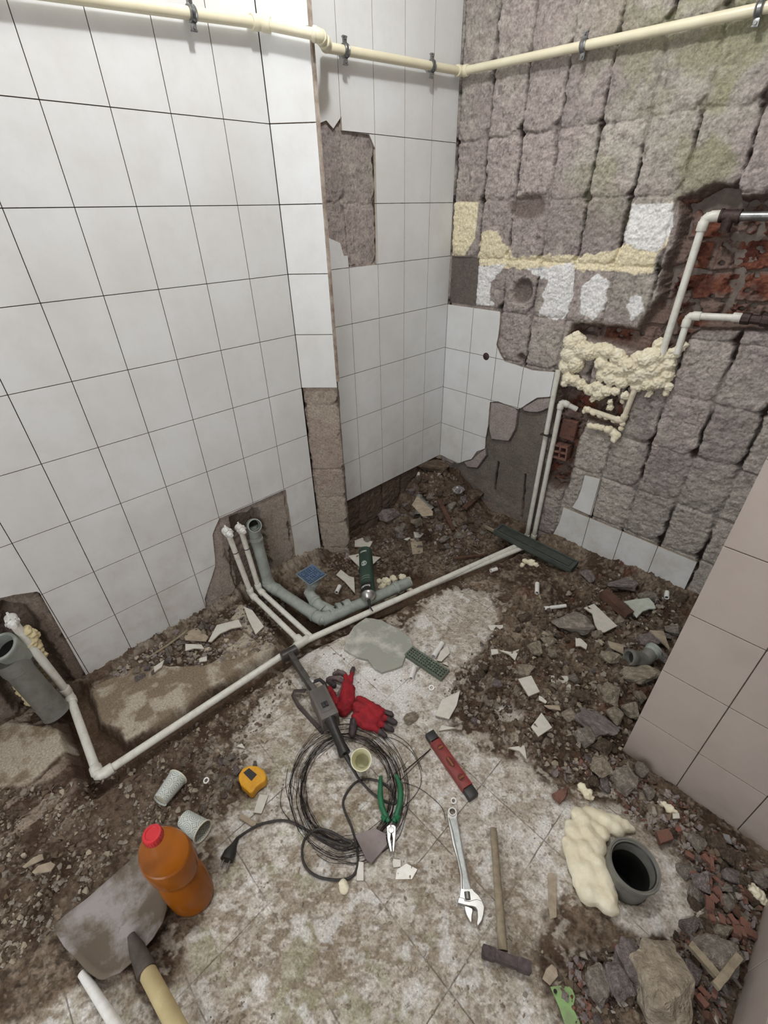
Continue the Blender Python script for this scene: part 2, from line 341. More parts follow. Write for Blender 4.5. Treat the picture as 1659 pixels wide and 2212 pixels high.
# ================================================================= BACK WALL
keepD = uvp('b', [(940, 650), (1030, 662), (1080, 668), (1079, 710), (1072, 745), (1080, 765), (1090, 781), (1115, 788), (1150, 800), (1203, 804), (1197, 838), (1189, 857), (1160, 859), (1128, 880), (1119, 884), (1075, 867), (1058, 869), (1054, 920), (1049, 945), (1047, 969), (1030, 975), (1018, 992), (988, 1001), (955, 984), (930, 975)])
keepE = uvp('b', [(1217, 1096), (1560, 1238), (1560, 1400), (1190, 1170), (1196, 1152), (1208, 1130), (1214, 1110)])
keepF = uvp('b', [(1263, 1027), (1298, 1035), (1277, 1114), (1254, 1104), (1236, 1096), (1248, 1077), (1257, 1052)])
def back_wall():
    us = np.arange(XL3-.03, 1.452, .003); vs = np.arange(-.08, 2.62, .003)
    U, V = np.meshgrid(us, vs, indexing='ij')
    d, g, tone = pads(U, V, .18-.1465, .1465, 1.592-.1985*10, .1985, 11)
    c = padcol(U, V, g, tone, 11)
    # the greenish bloom high on the right
    gm = sst(.50, .66, fbm(U, V, .16, 77, 4))*sst(.35, .9, U)*sst(1.25, 1.5, V)*.75; c = cmix(c, GREENC*(.9+.3*fbm(U, V, .02, 3))[..., None], gm)
    wob = (fbm(U, V, .03, 91)-.5)*.028+(fbm(U, V, .008, 92, 3)-.5)*.010
    # smooth grey skim low down beside the pipes
    sk = psd(U, V, uvp('b', [(1050, 905), (1120, 885), (1190, 862), (1205, 880), (1180, 960), (1160, 1150), (1040, 1150), (950, 1050), (980, 1000), (1040, 985)]))+wob*.6
    m = sst(.008, -.008, sk); d = d*(1-m)+m*(.004+.012*fbm(U, V, .09, 5)); c = cmix(c, SKIMC*(.75+.5*fbm(U, V, .07, 6))[..., None], m)
    for P_, wd in (([(1072, 1002), (1064, 1060)], .004), ([(1131, 1028), (1122, 1120)], .005)):
        q = pld(U, V, uvp('b', P_)); m = sst(wd+.003, wd*.3, q+wob*.25); d = d+m*.012; c = cmix(c, GAPC*.6, m)
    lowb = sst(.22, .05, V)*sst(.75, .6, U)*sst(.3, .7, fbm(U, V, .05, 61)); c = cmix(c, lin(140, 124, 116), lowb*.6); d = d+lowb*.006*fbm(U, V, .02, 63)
    # two rounded pads of darker mortar left of the skim
    for P_ in ([(1058, 868), (1110, 875), (1118, 890), (1112, 930), (1098, 955), (1060, 950), (1052, 915)], [(1125, 880), (1160, 862), (1196, 858), (1193, 880), (1160, 893), (1130, 890)], [(1000, 998), (1018, 992), (1048, 966), (1050, 985), (1030, 1012), (1008, 1010)]):
        s_ = psd(U, V, uvp('b', P_))+wob*.2; m = sst(.004, -.004, s_); d = d*(1-m)-m*.004; c = cmix(c, PADV*(.8+.4*fbm(U, V, .02, 8))[..., None], m)
        m = sst(.006, .002, np.abs(s_)); c = cmix(c, GAPC, m*.6)
    # paint patches
    def patch(pts, colr, dd=-.001, k=1.0, rough=1.0):
        nonlocal c, d
        s_ = psd(U, V, uvp('b', pts))+wob*rough; m = sst(.002, -.002, s_)*k
        c = cmix(c, np.asarray(colr)*(.93+.12*fbm(U, V, .02, 15))[..., None], m); d = d+dd*m; return m
    patch([(1030, 560), (1040, 500), (1075, 495), (1090, 530), (1110, 555), (1300, 548), (1350, 530), (1360, 470), (1452, 438), (1456, 450), (1440, 520), (1410, 575), (1410, 592), (1090, 580), (1035, 575)], CREAMP)
    patch([(1362, 440), (1455, 440), (1452, 490), (1420, 545), (1370, 535), (1345, 520)], WHITEP, k=.95, rough=.7)
    patch([(1030, 575), (1090, 572), (1060, 610), (1055, 650), (1075, 660), (1025, 660)], WHITEP, rough=.7)
    patch([(1140, 580), (1240, 570), (1235, 640), (1215, 695), (1165, 680), (1180, 610)], WHITEP)
    patch([(1258, 620), (1290, 588), (1317, 610), (1305, 670), (1280, 690), (1252, 680)], WHITEP, rough=.8)
    patch([(1350, 665), (1362, 640), (1385, 640), (1390, 675), (1365, 690)], WHITEP, rough=.8)
    m = patch([(980, 436), (1034, 437), (1026, 515), (1003, 553), (975, 553)], CREAMP*1.02, -.004, 1, .15)
    s_ = psd(U, V, uvp('b', [(974, 555), (1032, 558), (1024, 662), (968, 655)])); m = sst(.003, -.001, s_); d = d*(1-m)+m*(.004+.003*fbm(U, V, .02, 3)); c = cmix(c, lin(104, 97, 92)*(.85+.3*fbm(U, V, .02, 9))[..., None], m)
    # hollows
    for q_, r_, dp in (((1128, 628), .055, .03), ((1125, 772), .022, .03), ((1140, 445), .05, .012)):
        cx, cz = uvp('b', [q_])[0]; rr = np.hypot((U-cx)*(1 if dp > .02 else .55), V-cz)+wob*.5; m = sst(r_, r_*.35, rr); d = d+m*dp; c = cmix(c, lin(104, 92, 86)*(.8+.4*fbm(U, V, .02, 4))[..., None], sst(r_, r_*.7, rr)*.8)
    # broken-out masonry with red hollow brick
    A = uvp('b', [(1462, 430), (1500, 415), (1545, 395), (1590, 400), (1600, 420), (1680, 420), (1690, 712), (1510, 715), (1490, 730), (1462, 762), (1385, 765), (1340, 748), (1225, 725), (1235, 700), (1330, 705), (1375, 712), (1420, 640), (1430, 575), (1458, 520), (1470, 470)])
    B = uvp('b', [(1205, 835), (1255, 838), (1330, 855), (1355, 905), (1330, 925), (1268, 905), (1245, 960), (1240, 990), (1222, 1055), (1195, 1060), (1175, 1030), (1195, 900)])
    s_ = np.minimum(psd(U, V, A), psd(U, V, B))+wob*.55; m = sst(.006, -.018, s_)
    V2 = V+.012*fbm(U, V, .1, 33)-.05*U; row = np.floor(V2/.088); lu = U/.19+.5*(row % 2); bu = lu-np.floor(lu); bv = V2/.088-np.floor(V2/.088)
    joint = np.maximum(sst(.06, .02, np.minimum(bu, 1-bu)), sst(.10, .04, np.minimum(bv, 1-bv)))
    ridge = np.sin(V/.0022)*.0006
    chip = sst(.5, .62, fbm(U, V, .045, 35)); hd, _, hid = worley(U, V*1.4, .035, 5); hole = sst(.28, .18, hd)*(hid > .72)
    inner = .045+.012*joint+.018*chip+.03*hole+(fbm(U, V, .02, 36)-.5)*.012+ridge
    brick = cmix(np.broadcast_to(BRICKC, U.shape+(3,)), REDDARK, sst(.4, .65, fbm(U, V, .05, 37)))*(.75+.5*fbm(U, V, .015, 38))[..., None]
    mort = sst(.36, .60, fbm(U, V, .06, 39)+.3*joint-.02)
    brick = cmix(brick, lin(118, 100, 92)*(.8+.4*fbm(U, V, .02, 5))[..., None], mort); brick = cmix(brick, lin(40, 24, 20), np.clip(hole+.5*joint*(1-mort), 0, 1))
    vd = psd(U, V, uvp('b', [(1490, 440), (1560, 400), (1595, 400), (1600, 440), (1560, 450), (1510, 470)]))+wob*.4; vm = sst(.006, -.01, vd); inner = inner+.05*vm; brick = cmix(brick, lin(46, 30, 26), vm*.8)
    d = d*(1-m)+inner*m; c = cmix(c, brick, sst(.004, -.006, s_))
    rim = sst(.02, .0, np.abs(s_+.004)); d = d+rim*.008*(fbm(U, V, .015, 50)-.3); c = cmix(c, lin(112, 98, 90)*(.6+.8*fbm(U, V, .012, 51))[..., None], rim*.7)
    tm = np.maximum(sst(.006, .0, psd(U, V, keepD)), sst(.006, .0, psd(U, V, keepE))); tm = np.maximum(tm, sst(.006, 0, psd(U, V, keepF))); d = np.where(tm > 0, np.maximum(d, .002*tm), d)
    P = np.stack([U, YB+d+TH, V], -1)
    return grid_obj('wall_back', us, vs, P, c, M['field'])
wall_back = struct(back_wall())

# ================================================================= LEFT WALLS: what shows behind the missing tiles
def left_backing():
    us = np.arange(-1.62, .003, .004); vs = np.arange(-.16, .62, .004); U, V = np.meshgrid(us, vs, indexing='ij')
    d, g, tone = pads(U, V, -.1491*14, .1491, 1.594-.2*9, .2, 31, gap=.012); c = padcol(U, V, g, tone, 31)
    c = cmix(c, lin(150, 138, 126)*(.8+.4*fbm(U, V, .04, 7))[..., None], .55*sst(-.6, -.5, U))
    wob = (fbm(U, V, .03, 191)-.5)*.02
    # chases cut for the pipes
    for pts, dp in (([(498, 1118), (560, 1100), (572, 1130), (600, 1260), (560, 1300), (520, 1290), (500, 1200)], .035), ([(0, 1300), (60, 1310), (100, 1380), (170, 1480), (150, 1540), (60, 1560), (0, 1500)], .04)):
        s_ = psd(U, V, uvp('l', pts))+wob; m = sst(.008, -.014, s_); d = d+m*dp; c = cmix(c, lin(112, 98, 88)*(.7+.6*fbm(U, V, .02, 9))[..., None], m*.7)
    m = sst(-.95, -1.0, U); c = cmix(c, lin(118, 104, 92)*(.6+.7*fbm(U, V, .03, 12))[..., None], m*.7)
    d = np.maximum(d, .0012)
    P = np.stack([-d-TH, U, V], -1); return grid_obj('wall_left', us, vs, P, c, M['field'])
wall_left = struct(left_backing())
def chase_backing():
    L = .1445; us = np.arange(-.0, L+.002, .003); vs = np.arange(-.08, .83, .003); U, V = np.meshgrid(us, vs, indexing='ij')
    d, g, tone = pads(U, V, 0, .1445, -.006, .145, 51, gap=.014); c = padcol(U, V, g, tone, 51)
    c = cmix(c, lin(158, 142, 126)*(.8+.4*fbm(U, V, .03, 7))[..., None], np.full(U.shape, .5))
    e = sst(.02, .0, np.minimum(U, L-U))*.006*fbm(U, V, .02, 3); d = d*.8+e+.002
    d = np.maximum(d, .0012)
    n = np.array([.707, -.707]); t = np.array([.736, .677]); t = np.array([.106, .098])/np.hypot(.106, .098); n = np.array([t[1], -t[0]])
    P = np.stack([U*t[0]-n[0]*(d+TH), U*t[1]-n[1]*(d+TH), V], -1); return grid_obj('wall_chase', us, vs, P, c, M['field'])
struct(chase_backing())
def left3_backing():
    us = np.arange(.09, .86, .004); vs = np.arange(-.08, 1.72, .004); U, V = np.meshgrid(us, vs, indexing='ij')
    d, g, tone = pads(U, V, .85-.1497-.1491*6, .1491, 1.592-.1978*9, .1978, 71, gap=.010); c = padcol(U, V, g, tone, 71)
    m = sst(.22, .2, V); d = d+m*.014*fbm(U, V, .03, 8); c = cmix(c, lin(92, 78, 68)*(.7+.6*fbm(U, V, .03, 12))[..., None], m)
    d = np.maximum(d, .0012)
    P = np.stack([XL3-d-TH, U, V], -1); return grid_obj('wall_recess', us, vs, P, c, M['field'])
struct(left3_backing())

# ================================================================= TILE FACINGS
def tiles(name, us, vs, T, material, parent, cut=None, keep=None, gap=.0021):
    """tiles between the joint lines us, vs laid in plane T (x along, y up, z out); broken outlines are really cut"""
    mb = MB(); th = TH
    for a, b in zip(us[:-1], us[1:]):
        for c, e in zip(vs[:-1], vs[1:]):
            if keep and not keep(a, b, c, e): continue
            mb.box(((a+b)/2, (c+e)/2, -th/2), (abs(b-a)-gap, abs(e-c)-gap, th))
    o = mb.build(name, [material, M['tile_body']], smooth=0); o.matrix_world = T
    if cut:
        cm = MB()
        for poly in cut[1]: cm.prism(poly, -.05, .05)
        co = cm.build('cutter', M['tile_body'], smooth=0); co.matrix_world = T
        bo = o.modifiers.new('c', 'BOOLEAN'); bo.operation = cut[0]; bo.object = co; bo.solver = 'EXACT'; bo.use_self = True
        evaluated(o); bpy.data.objects.remove(co, do_unlink=True)
    bv = o.modifiers.new('b', 'BEVEL'); bv.width = .0008; bv.segments = 1; bv.limit_method = 'ANGLE'
    me = o.data; me.materials.clear(); me.materials.append(material); me.materials.append(M['tile_body'])
    for p_ in me.polygons: p_.material_index = 0 if p_.normal.z > .9 else 1
    me.update()
    o.parent = parent
    g = MB(); return o
def jag(P, amp=.004, step=.012, seed=1):
    rnd = random.Random(seed); out = []
    for i in range(len(P)):
        a = Vector(P[i]); b = Vector(P[(i+1) % len(P)]); n = max(1, int((b-a).length/step))
        for k in range(n):
            p = a.lerp(b, k/n)
            if k: p += Vector((rnd.uniform(-amp, amp), rnd.uniform(-amp, amp)))
            out.append((p.x, p.y))
    return out
# left wall (x = 0), joint grid measured on the photo
TL = Matrix(((0, 0, 1, 0), (1, 0, 0, 0), (0, 1, 0, 0), (0, 0, 0, 1)))        # local (y, z, x)
rows = [1.594-.2*j for j in range(-5, 9)]; rows = sorted([round(r, 4) for r in rows]); rows[0] = -.006
colsL = [-.1491*i for i in range(15, -1, -1)]
holeA = jag(uvp('l', [(474, 1120), (617, 1057)]), 0)[:1]+jag(uvp('l', [(617, 1057), (642, 1218), (645, 1330), (447, 1340), (445, 1312), (442, 1295), (465, 1222), (459, 1155), (474, 1120)]), .0015, .03, 2)[:-1]
holeB = uvp('l', [(-300, 1340), (-40, 1300), (0, 1292), (14, 1289), (30, 1285), (52, 1282), (80, 1278), (86, 1281), (190, 1466), (192, 1560), (-300, 2600)])
tl = tiles('tile_facing', colsL, rows, TL, M['tile'], wall_left, ('DIFFERENCE', [holeA, holeB]))
# face of the 45 degree pipe chase
tv = Vector((.106, .098, 0)).normalized(); nv_ = Vector((tv.y, -tv.x, 0))
TC = Matrix(((tv.x, 0, nv_.x, 0), (tv.y, 0, nv_.y, 0), (0, 1, 0, 0), (0, 0, 0, 1)))
wc = bpy.data.objects['wall_chase']
tiles('tile_facing', [0.0005, .1425], [r for r in rows if r > .79], TC, M['tile'], wc)
# recess wall beyond the chase
rows3 = [1.592-.1978*j for j in range(7, -6, -1)]
T3 = Matrix(((0, 0, 1, XL3), (1, 0, 0, 0), (0, 1, 0, 0), (0, 0, 0, 1)))
cols3 = [.101]+[.85-.1497-.1491*i for i in range(3, -1, -1)]+[.85]
holeC = [(a/2, b/2) for a, b in [(1385, 530), (1410, 520), (1440, 555), (1475, 503), (1478, 566), (1595, 580), (1620, 640), (1628, 1142), (1507, 1155), (1502, 1105), (1485, 1105), (1470, 1050), (1425, 1030), (1360, 1000), (1340, 700)]]
holeC2 = [(742, 1075), (757, 1068), (752, 1020), (735, 1000), (720, 1080)]
tiles('tile_facing', cols3, rows3, T3, M['tile'], bpy.data.objects['wall_recess'], ('DIFFERENCE', [uvp('l3', holeC), uvp('l3', [(900, 1030), (915, 1002), (930, 992), (948, 985), (948, 1010), (905, 1050)])]))
# back wall: the tiles that are left
TB = Matrix(((1, 0, 0, 0), (0, 0, -1, YB), (0, 1, 0, 0), (0, 0, 0, 1)))
colsB = [XL3]+[.18+.1465*i for i in range(0, 9)]
rowsB = [0.004-.1985, .004, .2025, .401, .5995, .798, .9965]
tiles('tile_facing', colsB, rowsB, TB, M['tile'], wall_back, ('INTERSECT', [jag(keepD, .0012, .02, 4), keepE, keepF]))
bore = MB(); q = PY(1050, 770)
bore.lathe([(.017, 0), (.013, .002), (.009, .004)], 20, T=Matrix.Translation(q) @ Matrix.Rotation(math.radians(90), 4, 'X'))
o = bore.build('pipe_bore', M['rust'], wall_back)
# tiled wall on the right, parallel to the back wall, and the long right wall
def plain(name, P0, ex, ez, lx, lz, m):
    mb = MB(); P0 = Vector(P0); ex = Vector(ex); ez = Vector(ez)
    mb.add([P0, P0+ex*lx, P0+ex*lx+ez*lz, P0+ez*lz], [(0, 1, 2, 3)]); return struct(mb.build(name, m, smooth=0))
Y5 = .0274; X5 = 1.449; X6 = 1.832
wr = MB(); wr.box(((X5+X6)/2+.003, (Y5+YB)/2+TH/2+.002, 1.27), (X6-X5, YB-Y5-TH, 2.7)); wp = struct(wr.build('wall_partition', M['mortar'], smooth=0))
T5 = Matrix(((1, 0, 0, 0), (0, 0, -1, Y5), (0, 1, 0, 0), (0, 0, 0, 1)))
tiles('tile_facing', [X5+.1491*i for i in range(3)]+[X6], [-.02, .179]+[.179+.2*i for i in range(1, 13)], T5, M['tile_beige'], wp)
w6 = MB(); w6.box((X6+.05+TH, -1.09, 1.27), (.1, 2.24, 2.7)); wright = struct(w6.build('wall_right', M['mortar'], smooth=0))
T6 = Matrix(((0, 0, -1, X6), (1, 0, 0, 0), (0, 1, 0, 0), (0, 0, 0, 1)))
tiles('tile_facing', [Y5-.1491*i for i in range(15, -1, -1)], [-.02, .179]+[.179+.2*i for i in range(1, 13)], T6, M['tile_beige'], wright)
for f_ in bpy.data.objects['wall_right'].children[0].data.polygons:
    f_.material_index = 0 if abs(f_.normal.z) > .9 else 1
plain('wall_front', (-.1, -2.2, -.1), (1, 0, 0), (0, 0, 1), 2.0, 2.7, M['plaster'])
sh = MB(); sh.box((-.13, -.7, 1.3), (.1, 3.2, 3.0)); struct(sh.build('wall_outer', M['mortar'], smooth=0))
sh = MB(); sh.box((.7, .97, 1.3), (1.8, .1, 3.0)); struct(sh.build('wall_rear', M['mortar'], smooth=0))
plain('ceiling', (-.1, -2.3, 2.6), (1, 0, 0), (0, 1, 0), 2.1, 3.3, M['plaster'])
# worn metal strip on the outer corner of the chase
tr = MB(); c0 = Vector((.106, .098, 0))
tr.box((c0.x+.000, c0.y+.0015, .82+.9), (.012, .009, 1.8), T=None)
tro = tr.build('trim_1', mat('corner_grout_strip', (186, 176, 164), (128, 112, 100), .8, scale=30, bump=.6, bscale=80), smooth=0); struct(tro)
# return of the chase back to the recess wall
rt = MB(); rt.add([(.106, .098, -.05), (.106, .098, 2.6), (.03-.005, .135, 2.6), (.03-.005, .135, -.05)], [(0, 1, 2, 3)]); struct(rt.build('wall_chase_return', M['mortar'], smooth=0))
# ================================================================= FLOOR
FX = np.arange(-.06, 1.86, .0034); FY = np.arange(-2.2, .95, .0034)
U, V = np.meshgrid(FX, FY, indexing='ij')
def fpoly(pts): return uvp('f', pts)
wb = (fbm(U, V, .05, 301)-.5)*.05+(fbm(U, V, .012, 302, 3)-.5)*.018
tileP = psd(U, V, fpoly([(640, 1420), (668, 1380), (700, 1395), (760, 1350), (800, 1340), (880, 1365), (900, 1330), (935, 1290), (1010, 1275), (1060, 1290), (1075, 1330), (1040, 1400), (990, 1450), (985, 1500), (975, 1570), (1040, 1620), (1150, 1650), (1200, 1720), (1240, 1740), (1330, 1740), (1240, 1860), (1190, 1980), (1150, 2080), (1200, 2212), (1180, 2500), (350, 2500), (330, 2212), (390, 2080), (450, 1980), (480, 1880), (450, 1800), (560, 1700), (500, 1620), (560, 1520), (610, 1470)]))
tile2 = psd(U, V, fpoly([(60, 2190), (240, 2100), (300, 2140), (340, 2212), (340, 2600), (-200, 2600), (0, 2212)]))
tile3 = psd(U, V, fpoly([(1250, 1730), (1340, 1740), (1480, 1870), (1505, 1960), (1470, 2020), (1380, 2030), (1330, 2000), (1240, 1900), (1230, 1800)]))
tile4 = psd(U, V, fpoly([(1050, 1530), (1085, 1512), (1125, 1545), (1125, 1562), (1070, 1560)]))
scr = np.minimum(psd(U, V, fpoly([(190, 1495), (230, 1470), (300, 1440), (440, 1440), (560, 1380), (592, 1395), (570, 1430), (440, 1495), (400, 1530), (360, 1560), (272, 1602), (250, 1572), (210, 1560), (205, 1520)])), psd(U, V, fpoly([(485, 1405), (530, 1368), (566, 1392), (560, 1425), (465, 1470)])))
scr = np.minimum(scr, psd(U, V, fpoly([(20, 1560), (130, 1578), (152, 1612), (120, 1640), (60, 1700), (-60, 1700), (-60, 1600)])))
scr = np.minimum(scr, psd(U, V, fpoly([(520, 1300), (560, 1320), (578, 1365), (540, 1372), (500, 1340)])))
TLm = np.maximum(sst(.014, -.014, tileP+wb), np.maximum(sst(.01, -.01, tile2+wb), sst(.012, -.012, tile3+wb*1.2)))
TLm = np.maximum(TLm, sst(.008, -.008, tile4+wb*.6)); SCm = sst(.006, -.006, scr+wb*.35)*(1-TLm)
pipeL = [tuple(PZ(*q))[:2] for q in [(155, 1500), (212, 1682), (650, 1390), (900, 1275), (1115, 1178), (1145, 1150)]]
drainL = [tuple(PZ(*q))[:2] for q in [(570, 1260), (690, 1345), (850, 1275), (900, 1240)]]
dp = pld(U, V, pipeL)+wb*.35; dd = pld(U, V, drainL)+wb*.5
vl = [tuple(PZ(*q))[:2] for q in [(545, 1285), (650, 1390)]]; dv_ = pld(U, V, vl)+wb*.4
dug = psd(U, V, fpoly([(600, 1280), (640, 1220), (700, 1180), (760, 1100), (860, 1040), (960, 1000), (1060, 1080), (1120, 1150), (1100, 1200), (900, 1290), (760, 1350), (690, 1370), (650, 1380)]))
Z = np.zeros(U.shape)
f1 = fbm(U, V, .16, 311); f2 = fbm(U, V, .03, 312); f3 = fbm(U, V, .012, 313, 3)
w1, w1b, i1 = worley(U, V, .022, 41); w2, _, i2 = worley(U, V, .011, 43); w3, _, i3 = worley(U, V, .05, 47)
peb = (fbm(U, V, .018, 372, 3)-.5)*.016+np.abs(fbm(U, V, .008, 371, 2)-.5)*.016
right = sst(.02, -.06, psd(U, V, fpoly([(1010, 1400), (1120, 1250), (1300, 1215), (1560, 1270), (1345, 1620), (1500, 1760), (1700, 1890), (1600, 2212), (1560, 2500), (1250, 2300), (1340, 2040), (1450, 2030), (1500, 1900), (1400, 1760), (1200, 1660), (1040, 1600)])))
dirt = -.004+(f1-.45)*.02+(f2-.5)*.010+(f3-.5)*.006+peb*.8
lefty = sst(.75, .45, U)*sst(-.7, -1.0, V); dirt = dirt+lefty*.008*(f2-.3)
dirt = dirt+right*(.012+peb*.9+.012*f2)
md = np.hypot((U-.03)*1.0, (V-.85)*.85); mound = .15*np.exp(-(md/.30)**4)+.05*np.exp(-(np.hypot(U-.3, V-.62)/.14)**2)
dirt = dirt+mound*(.8+.5*fbm(U, V, .07, 321))+sst(.5, .1, md)*(peb*1.1)
dirt = dirt-.035*sst(.02, -.05, dug)*sst(.05, .3, md)
wallr = sst(.10, .0, U)*sst(-1.05, -.85, V)*sst(.05, -.1, V); dirt = dirt+wallr*(.012+peb*1.5)
dirt = dirt+sst(.07, .0, YB-V)*sst(.7, .8, U)*.03
Z = dirt*(1-np.maximum(TLm, SCm))+np.maximum(TLm, SCm)*(.0+(f2-.5)*.001)
Z = np.where(SCm > .05, Z*(1-SCm)+SCm*(.006+(f2-.5)*.004), Z)
tren = np.maximum(sst(.060, .030, dp), np.maximum(sst(.075, .045, dd)*.9, sst(.06, .035, dv_)))
nearl = sst(.10, -.02, psd(U, V, fpoly([(150, 1480), (210, 1560), (272, 1602), (430, 1530), (600, 1430), (640, 1400), (600, 1400), (330, 1610), (215, 1675), (165, 1560)])))
tren = np.maximum(tren, sst(.004, -.012, psd(U, V, fpoly([(160, 1500), (205, 1520), (210, 1562), (250, 1572), (272, 1602), (430, 1535), (600, 1425), (640, 1400), (620, 1420), (330, 1615), (215, 1680), (165, 1560)]))+wb*.3))
Z = Z-tren*(.045+.018*f2)
pit = np.hypot(U-1.585, V+.285); Z = np.where(pit < .05, -.10, Z)
def zf(x, y):
    i = int(round((x-FX[0])/.0034)); j = int(round((y-FY[0])/.0034))
    i = min(max(i, 0), len(FX)-1); j = min(max(j, 0), len(FY)-1); return float(Z[i, j])
def H(x, y, up=0.0):                # where a line of sight meets the uneven ground (plus a height)
    z = 0.0
    for _ in range(12):
        p = PZ(x, y, z); z = .5*z+.5*(zf(p.x, p.y)+up)
    p = PZ(x, y, z); p.z = z; return p
# colours
dcol = cmix(np.broadcast_to(lin(112, 97, 82), U.shape+(3,)), lin(76, 60, 48), sst(.35, .62, fbm(U, V, .12, 331)))
dcol = cmix(dcol, lin(150, 137, 122), sst(.55, .75, fbm(U, V, .045, 332))*.6)
dcol = cmix(dcol, lin(146, 134, 120), sst(.58, .66, fbm(U, V, .014, 334, 3))*.55)
dcol = cmix(dcol, lin(52, 42, 34), sst(.56, .66, fbm(U, V, .011, 335, 3))*.6)
dcol = cmix(dcol, lin(98, 58, 42), sst(.62, .72, fbm(U, V, .05, 333))*.5*right)
dcol = cmix(dcol, lin(84, 68, 56), sst(.62, .15, md)*.65)
dcol = cmix(dcol, lin(88, 70, 54), np.clip(tren*1.2, 0, 1)*.75)
dcol = cmix(dcol, lin(80, 62, 52), lefty*.55*sst(.3, .7, fbm(U, V, .2, 351)))
dcol = cmix(dcol, lin(172, 162, 148), wallr*.5*sst(.4, .6, f2))
streak = fbm(U*.35+V*.35, (U-V)*2.2, .05, 341); streak2 = fbm(U*2.4+V*.6, V*.5-U*.2, .06, 343)
tcol = cmix(np.broadcast_to(lin(216, 211, 205), U.shape+(3,)), lin(188, 181, 171), sst(.35, .65, fbm(U, V, .10, 344)))
gr = sst(.44, .60, .55*fbm(U, V, .10, 345)+.25*streak+.25*streak2-.02)
gr2 = sst(.50, .58, fbm(U*1.4+V*.3, V*.8-U*.3, .028, 390, 5)); gr3 = sst(.52, .60, fbm((U+V)*.7, (U-V)*1.6, .022, 391, 4))
far = sst(-.55, -.35, V)                                       # swept part of the floor under the slab is cleaner
tcol = cmix(tcol, lin(146, 134, 118)*(.8+.4*f3)[..., None], gr*.85*(1-.6*far))
tcol = cmix(tcol, lin(126, 113, 96), gr2*.62*(1-.65*far)); tcol = cmix(tcol, lin(222, 216, 208), gr3*.5)
tcol = cmix(tcol, lin(156, 144, 126), sst(.40, .6, fbm(U, V, .02, 346, 3))*.4)
tcol = cmix(tcol, lin(110, 96, 80), sst(.60, .68, fbm(U, V, .008, 347, 3))*.55)
tcol = cmix(tcol, lin(150, 152, 118), sst(.56, .66, fbm(U, V, .06, 348))*.4*sst(-.6, -.8, V))
tcol = cmix(tcol, lin(224, 224, 222), sst(.58, .7, fbm(U, V, .035, 349))*.6)
cln = sst(.03, -.03, psd(U, V, fpoly([(690, 1400), (760, 1400), (880, 1440), (900, 1480), (870, 1560), (780, 1530), (700, 1470), (650, 1420)]))+wb); tcol = cmix(tcol, lin(226, 226, 224), cln*(1-.7*sst(.5, .62, fbm(U, V, .03, 399)))*.8)
scol = cmix(np.broadcast_to(lin(176, 167, 152), U.shape+(3,)), lin(132, 118, 100), sst(.4, .6, fbm(U, V, .06, 350)))
# the scrapes of pale mortar left on the earth at the left
pale = sst(.55, .62, streak2)*sst(.55, .4, U)*sst(-1.15, -1.25, V)*.75; dcol = cmix(dcol, lin(168, 154, 140), pale)
bits = sst(.60, .66, fbm(U, V, .02, 360, 3))*sst(.12, .0, np.minimum(tileP, tile3)); dcol = cmix(dcol, lin(190, 182, 170), bits*.7)
C_ = dcol*(1-TLm-SCm)[..., None]+tcol*TLm[..., None]+scol*SCm[..., None]
rim = sst(.004, .0, np.abs(tren-.5)*.02)*.0
P = np.stack([U, V, Z], -1)
floor = struct(grid_obj('floor', FX, FY, P, C_, M['floor'], tile=np.clip(TLm*(.75-gr*.55)*(.4+.6*sst(.35, .55, fbm(U, V, .1, 380))), 0, 1)))
# ================================================================= PIPES
def sock(mb, a, b, r, l, mi=0, n=18):
    """a fitting's thicker collar from a towards b"""
    a = Vector(a); b = Vector(b); d = (b-a).normalized(); mb.tube([a, a+d*.0015, a+d*(l-.0015), a+d*l], [r*.94, r, r, r*.94], n, mi)
def bend(a, c, b, r, n=6):
    """rounded corner points around c"""
    a = Vector(a); b = Vector(b); c = Vector(c); p = c+(a-c).normalized()*r; q = c+(b-c).normalized()*r
    return [p.lerp(c, t/n).lerp(c.lerp(q, t/n), t/n) for t in range(n+1)]
def pipe_run(parent, pts, r, m, fit=.3, name='pipe', elbow='elbow_fitting', rf=1.32, lf=.026, ends=(0, 0)):
    pts = [Vector(p) for p in pts]
    for a, b in zip(pts[:-1], pts[1:]):
        mb = MB(); mb.tube([a, b], r, 18); mb.build(name, m, parent, world=True)
    for a, c, b in zip(pts[:-2], pts[1:-1], pts[2:]):
        mb = MB(); mb.tube(bend(a, c, b, r*1.4), r*1.16, 18, caps=True)
        sock(mb, c+(a-c).normalized()*r*1.0, a, r*rf, lf); sock(mb, c+(b-c).normalized()*r*1.0, b, r*rf, lf)
        mb.build(elbow, m, parent, world=True)

